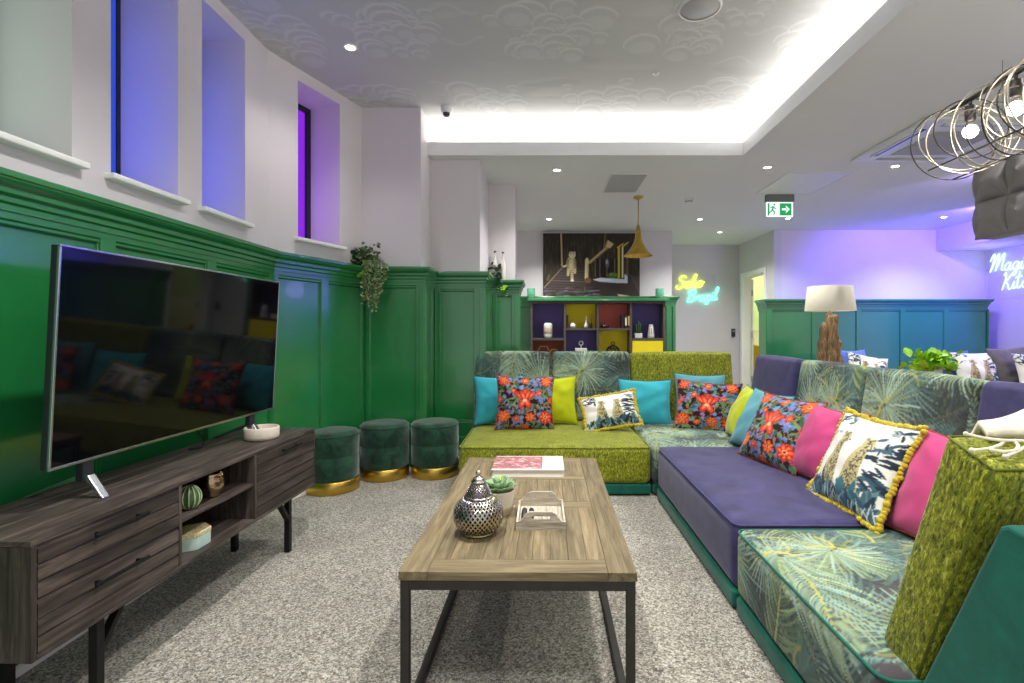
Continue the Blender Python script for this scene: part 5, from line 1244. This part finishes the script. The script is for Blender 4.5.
# lamp
lb = P(830, 362, 4.6); root = thing('table_lamp', 'driftwood lamp with wide cream drum shade behind the navy backrest', 'table lamp', (lb.x, 4.6, .75), .4)
rs = random.Random(21)
stp = [((-.115, 0), (-.06, .01), .50, .046), ((-.07, -.05), (-.03, -.02), .56, .048), ((-.01, .0), (.0, .01), .59, .046), ((.04, -.04), (.01, -.01), .50, .05), ((.03, .04), (.06, .0), .57, .042), ((.07, .0), (.115, .01), .34, .046)]
for k, (a, b_, h_, rr) in enumerate(stp):
    pts = smoothpath([(a[0], a[1], .0), (a[0] * .9 + .01 * math.sin(k), a[1], h_ * .3), ((a[0] + b_[0]) / 2 + .02 * math.sin(2 * k), (a[1] + b_[1]) / 2, h_ * .62), (b_[0] + .01, b_[1], h_)], 8); n_ = len(pts)
    rad = [rr * (1.1 - .45 * i / n_) * (1 + .12 * math.sin(i * 1.3 + k)) for i in range(n_)]; rad[-1] *= .45; rad[-2] *= .8
    mm = MB(); mm.tube(pts, rad, 12); mm.g = [(p[2] * 1.0 + k, p[0] * .8, p[1] * .8) for p in mm.v]; mm.bd = [.85 + .1 * (k % 3)] * len(mm.v); mm.build('driftwood_stem', 'driftwood', root)
MB().lathe([(.0001, 0), (.12, 0), (.12, .012), (.0001, .012)], 32).build('base_plate', 'driftwood', root)
zs0, zs1 = P(0, 311, 4.6).z - .75, P(0, 286.5, 4.6).z - .75
MB().tube([(0, 0, .4), (0, 0, zs1 - .03)], .006, 8).build('rod', 'old_brass', root)
MB().lathe([(.206, zs0), (.182, zs1), (.178, zs1), (.202, zs0)], 56).build('lamp_shade', 'lampshade', root)
m = MB()
for a in (0, 2.094, 4.189): m.tube([(0, 0, zs1 - .03), (.18 * math.cos(a), .18 * math.sin(a), zs1 - .01)], .003, 5)
m.build('shade_spider', 'old_brass', root)
# far bench sofa
root = thing('bench_sofa', 'low dark sofa beyond the console table under the loose cushions', 'sofa', (3.9, 5.35, 0))
MB().box(-1.3, 1.6, -.35, .35, .06, .36).build('base', 'velvet_navy', root, bevel=.03, seg=3); o = cushion('seat_cushion', (2.88, .68, .18), .05, 'velvet_navy', root, .06); o.location = (.15, 0, .455)
MB().box(-1.3, 1.6, .355, .48, .06, .72).build('back', 'velvet_navy', root, bevel=.03, seg=3)
for x in (-1.2, 1.5):
    for y in (-.28, .28): MB().box(x - .03, x + .03, y - .03, y + .03, 0, .06).build('foot', 'black_metal', root)
G2 = 'loose cushions on the far sofa'
pillow('cushion', 'light blue cushion next to the driftwood lamp, behind the sofa back', P(855, 362, 5.35) + Vector((0, 0, -.06)), .34, .40, .14, 'cloth_blue', 10, 18, 0, None, 'piping', 'trim_teal', 30, group=G2)
pillow('cushion', 'purple and white patterned cushion tilted beside the light blue one near the lamp', P(868, 367, 5.25) + Vector((0, 0, -.07)), .42, .42, .14, 'printed_cotton', 0, 22, -12, CHEETAH_B, None, None, 31, group=G2)
pillow('cushion', 'deep blue cushion behind the bright green leaves', P(955, 368, 5.4) + Vector((0, 0, -.02)), .46, .42, .14, 'sofa_blue', 10, 16, 0, None, None, None, 32, group=G2)
pillow('cushion', 'white cheetah cushion in violet light next to the bright green leaves', P(977, 369, 5.25) + Vector((0, 0, -.03)), .46, .43, .15, 'printed_cotton', -2, 18, 0, CHEETAH, 'pompom', 'trim_teal', 33, group=G2)
pillow('cushion', 'charcoal grey velvet cushion beside the violet lit cheetah cushion', P(1016, 366, 5.2) + Vector((0, 0, -.02)), .45, .46, .15, 'cloth_grey', -6, 18, 6, None, None, None, 34, group=G2)
pillow('cushion', 'black and white patterned cushion overlapping the charcoal velvet one', P(1040, 372, 5.0) + Vector((0, 0, -.02)), .42, .42, .14, 'printed_cotton', -8, 18, 0, CHEETAH_B, None, None, 35, group=G2)
# bright leafy plant on the console table
pc = P(933, 378, 4.62); root = thing('leafy_plant', 'bright green leafy plant on the console table behind the palm backrest', 'plant', (pc.x, 4.62, .75))
MB().lathe([(.0001, 0), (.055, 0), (.065, .01), (.075, .10), (.07, .10), (.0001, .09)], 28).build('pot', 'ceramic_white', root)
m = MB(); rs = random.Random(8); leafset(m, (-.02, 0, .13), 170, (.085, .06, .035), .085, rs); leafset(m, (.03, 0, .18), 90, (.06, .05, .025), .08, rs); m.build('leaves', 'leaf_lime', root)
m = MB()
for k in range(12): a = k * .52; m.tube([(0, 0, .09), (.05 * math.cos(a), .05 * math.sin(a), .15)], .003, 5)
m.build('stems', 'stem_green', root)
# mustard chair seen through the door
q = P(757, 352, 9.9); root = thing('tub_chair', 'mustard yellow tub chair seen through the open doorway', 'chair', (q.x + .12, 10.1, 0), R(20))
prf = [(.0001, .15), (.30, .15), (.33, .2), (.33, .42), (.0001, .44)]
MB().lathe(prf, 32).build('seat', 'mustard_chair', root)
m = MB(); vs = []; n_ = 22
for i in range(n_):
    a = R(-30 + 240 * i / (n_ - 1)); hgt = .52 + .38 * math.sin(math.pi * i / (n_ - 1)) ** .7
    for rr in (.30, .37): vs += [(rr * math.cos(a), rr * math.sin(a), .3), (rr * math.cos(a), rr * math.sin(a), hgt)]
fs = []
for i in range(n_ - 1):
    a = 4 * i; fs += [(a, a + 4, a + 5, a + 1), (a + 2, a + 3, a + 7, a + 6), (a + 1, a + 5, a + 7, a + 3), (a, a + 2, a + 6, a + 4)]
fs += [(0, 1, 3, 2), (4 * n_ - 4, 4 * n_ - 2, 4 * n_ - 1, 4 * n_ - 3)]; m.add(vs, fs); m.build('backrest', 'mustard_chair', root, bevel=.015)
for a in range(4): MB().tube([(.2 * math.cos(a * 1.571 + .78), .2 * math.sin(a * 1.571 + .78), .16), (.25 * math.cos(a * 1.571 + .78), .25 * math.sin(a * 1.571 + .78), 0)], .014, 8).build('leg', 'wood_light', root)
# ================================================================== CAGE PENDANT AND QUILTED BAFFLE
A = Vector((1.70, 2.12, 1.95)); B = Vector((1.62, .85, 1.95)); root = thing('cage_pendant', 'long horizontal wire cage pendant with bare glowing bulbs, hung on chains', 'pendant lamp', A); ax = B - A; LA = ax.length; ad = ax.normalized()
rs = random.Random(17)
for k in range(36):
    t_ = .0 if k == 0 else min(1, (k + rs.uniform(-.4, .4)) / 35); c = ad * (LA * t_); rad = .150 if k == 0 else rs.uniform(.105, .15)
    nrm = (ad + Vector((0, 0, rs.uniform(-.25, .25))) + Vector((rs.uniform(-.45, .3), 0, 0))).normalized() if k else (ad + Vector((-.22, 0, .06))).normalized()
    u = nrm.cross(Vector((0, 0, 1))).normalized(); w_ = nrm.cross(u); off = Vector((0, 0, .15 - rad)) if k % 2 else Vector((0, 0, rad - .15)) * .9
    MB().tube([c + off + (u * math.cos(q) + w_ * math.sin(q)) * rad for q in np.linspace(0, 6.28318, 41)[:-1]], .0028, 6, closed=True).build('ring', 'wire_champagne' if k % 3 else 'gun_metal', root)
for dx, dz in ((0, .15), (.0, -.147), (.10, -.11), (-.10, -.11)):
    MB().tube([Vector((dx, 0, dz)), ax + Vector((dx, 0, dz))], .003, 6).build('rail', 'gun_metal', root)
MB().tube([Vector((0, 0, .142)), ax + Vector((0, 0, .142))], .010, 8).build('conduit', 'gun_metal', root)
lamps = []
for t_ in (.075, .24, .5, .78):
    c = ad * (LA * t_); s_ = MB().lathe([(.0001, .075), (.018, .075), (.018, .02), (.014, .015), (.0001, .015)], 16, c=tuple(c + Vector((0, 0, .04)))).build('socket', 'gun_metal', root)
    MB().tube([c + Vector((0, 0, .11)), c + Vector((0, 0, .142))], .006, 6).build('stalk', 'gun_metal', root)
    MB().ball(tuple(c + Vector((0, 0, .015))), .026, 12).build('bulb', 'bulb_glow', s_); lamps.append(A + c)
for t_ in (.42, .9):
    c = ad * (LA * t_) + Vector((0, 0, .152)); top = ZL - A.z; m = MB(); nl = int((top - .152) / .034)
    for i in range(nl):
        cz = c + Vector((0, 0, .017 + i * (top - .152 - .01) / nl)); uu = Vector((1, 0, 0)) if i % 2 else Vector((0, 1, 0))
        m.tube([cz + uu * .009 * math.cos(q) + Vector((0, 0, .022 * math.sin(q))) for q in np.linspace(0, 6.283, 13)[:-1]], .0032, 5, closed=True)
    m.build('chain', 'black_metal', root)
# quilted baffle
qx, qy, qz, s_ = 2.60, 3.10, 1.72, .222
root = thing('quilted_baffle', 'hanging grey baffle upholstered in padded pyramid tiles', 'acoustic panel', (qx, qy, qz))
MB().box(.02, .14, -1.30, -.004, .006, 2 * s_ - .006).build('core', 'baffle_grey', root)
def tile(c, u, v, nrm):
    m = MB(); n_ = 7; h2 = s_ / 2 - .0012; c = Vector(c); apex = c + nrm * .062; cor = [c + u * (a * h2) + v * (b_ * h2) for a, b_ in ((-1, -1), (1, -1), (1, 1), (-1, 1))]
    for k in range(4):
        A_, B_ = cor[k], cor[(k + 1) % 4]; fn = ((B_ - A_).cross(apex - A_)).normalized(); fn = fn if fn.dot(nrm) > 0 else -fn; vs = []; id_ = {}; fs = []
        for a in range(n_ + 1):
            for b_ in range(n_ + 1 - a):
                w0, w1 = a / n_, b_ / n_; w2 = 1 - w0 - w1; id_[a, b_] = len(vs); vs.append(tuple(A_ * w0 + B_ * w1 + apex * w2 + fn * .30 * w0 ** .8 * w1 ** .8 * w2 ** .8))
        for a in range(n_):
            for b_ in range(n_ - a):
                fs.append((id_[a, b_], id_[a + 1, b_], id_[a, b_ + 1]))
                if a + b_ < n_ - 1: fs.append((id_[a + 1, b_], id_[a + 1, b_ + 1], id_[a, b_ + 1]))
        m.add(vs, fs, smooth=True)
    m.build('padded_tile', 'baffle_grey', root)
for i in range(6):
    for j in range(2): tile((.02, -s_ * (i + .5), s_ * (j + .5)), Vector((0, -1, 0)), Vector((0, 0, 1)), Vector((-1, 0, 0)))
for y in (-.12, -1.1): MB().tube([(.08, y, 2 * s_ - .006), (.08, y, ZL - qz)], .002, 5).build('suspension_wire', 'chrome', root)
# ================================================================== LIGHT
def spot(loc, tgt, e, col, ang, blend=.3, size=.05):
    li = bpy.data.lights.new('spot', 'SPOT'); li.energy = e; li.color = col; li.spot_size = R(ang); li.spot_blend = blend; li.shadow_soft_size = size
    o = bpy.data.objects.new('spot', li); COL.objects.link(o); o.location = loc; o.rotation_euler = (Vector(tgt) - Vector(loc)).to_track_quat('-Z', 'Y').to_euler(); return o
def point(loc, e, col, size=.05):
    li = bpy.data.lights.new('point', 'POINT'); li.energy = e; li.color = col; li.shadow_soft_size = size; o = bpy.data.objects.new('point', li); COL.objects.link(o); o.location = loc
# ceiling spots without fittings: first placed from TV unit's shadow, others added to brighten
for x, y, e in ((-.50, 1.75, 110), (.75, 1.75, 75), (.75, 3.42, 75), (-.50, -.2, 40), (.9, -.1, 60)):
    li = spot((x, y, ZT - .012), (x, y, 0), e, (1, .985, .96), 130, .9)
for x, y, e in ((2.6, 2.2, 70), (2.6, .2, 60), (4.4, 3.2, 70), (4.6, 5.3, 50), (5.6, 1.2, 60)):  # further unseen spots added to brighten the side beyond the sofa
    spot((x, y, ZL - .012), (x, y, 0), e, (1, .985, .96), 130, .9)
for c in lamps: point(c - Vector((0, 0, .02)), 1.2, (1, .93, .82), .03)
point((4.7, 10.4, 2.4), 26, (.97, 1, .84), .2)                       # lamp of the lime room
point((6.5, 7.5, 2.1), 5, (.26, .20, 1.0), .2)                     # violet wash by the blue neon
spot((5.6, 6.3, 2.7), (5.6, 8.04, 1.75), 150, (.15, .09, 1.0), 105, .6); spot((4.4, 4.8, 2.7), (4.2, 8.04, 2.0), 40, (.5, .36, 1.0), 80, .9); spot((5.9, 4.6, 2.6), (4.1, 5.3, .85), 110, (.16, .10, 1.0), 36, .8); spot((6.1, 5.4, 2.7), (5.6, 7.75, 1.1), 900, (.012, .03, 1.0), 56, .9)
q = b1 + (b2 - b1).normalized() * (yA + yB) / 2 + Vector((-.27 * .94, .27 * .33))   # LED glow inside each window recess
for (x, y), e, c in [((WX - .20, (a + b) / 2), e, c) for (a, b), e, c in zip(wins, (.5, 1.0, 1.0), ((.7, 1, .78), (.12, .15, 1), (.12, .15, 1)))] + [((q.x, q.y), .8, (.40, .12, 1))]:
    for z, k in ((2.05, .42), (2.3, .34), (2.6, .24)): point((x, y, z), e * k, c, .12)
w = bpy.data.worlds.new('World'); SC.world = w; w.use_nodes = True; w.node_tree.nodes['Background'].inputs[0].default_value = (.95, .97, 1, 1); w.node_tree.nodes['Background'].inputs[1].default_value = .36
# ================================================================== CAMERA
cam = bpy.data.cameras.new('Camera'); co = bpy.data.objects.new('Camera', cam); COL.objects.link(co); SC.camera = co
co.location = (0, 0, H); co.rotation_euler = (R(90), 0, 0); cam.sensor_width = 36; cam.sensor_fit = 'HORIZONTAL'; cam.lens = F / 1024 * 36
cam.shift_x = -(CX - 512) / 1024; cam.shift_y = (CY - 341.5) / 1024; cam.clip_start = .05; cam.clip_end = 100
vs_ = SC.view_settings; vs_.view_transform = 'Standard'; vs_.look = 'None'; vs_.gamma = 1; vs_.use_curve_mapping = False; vs_.exposure = 1.1
SC.cycles.max_bounces = 10; SC.cycles.diffuse_bounces = 6; SC.cycles.sample_clamp_indirect = 6
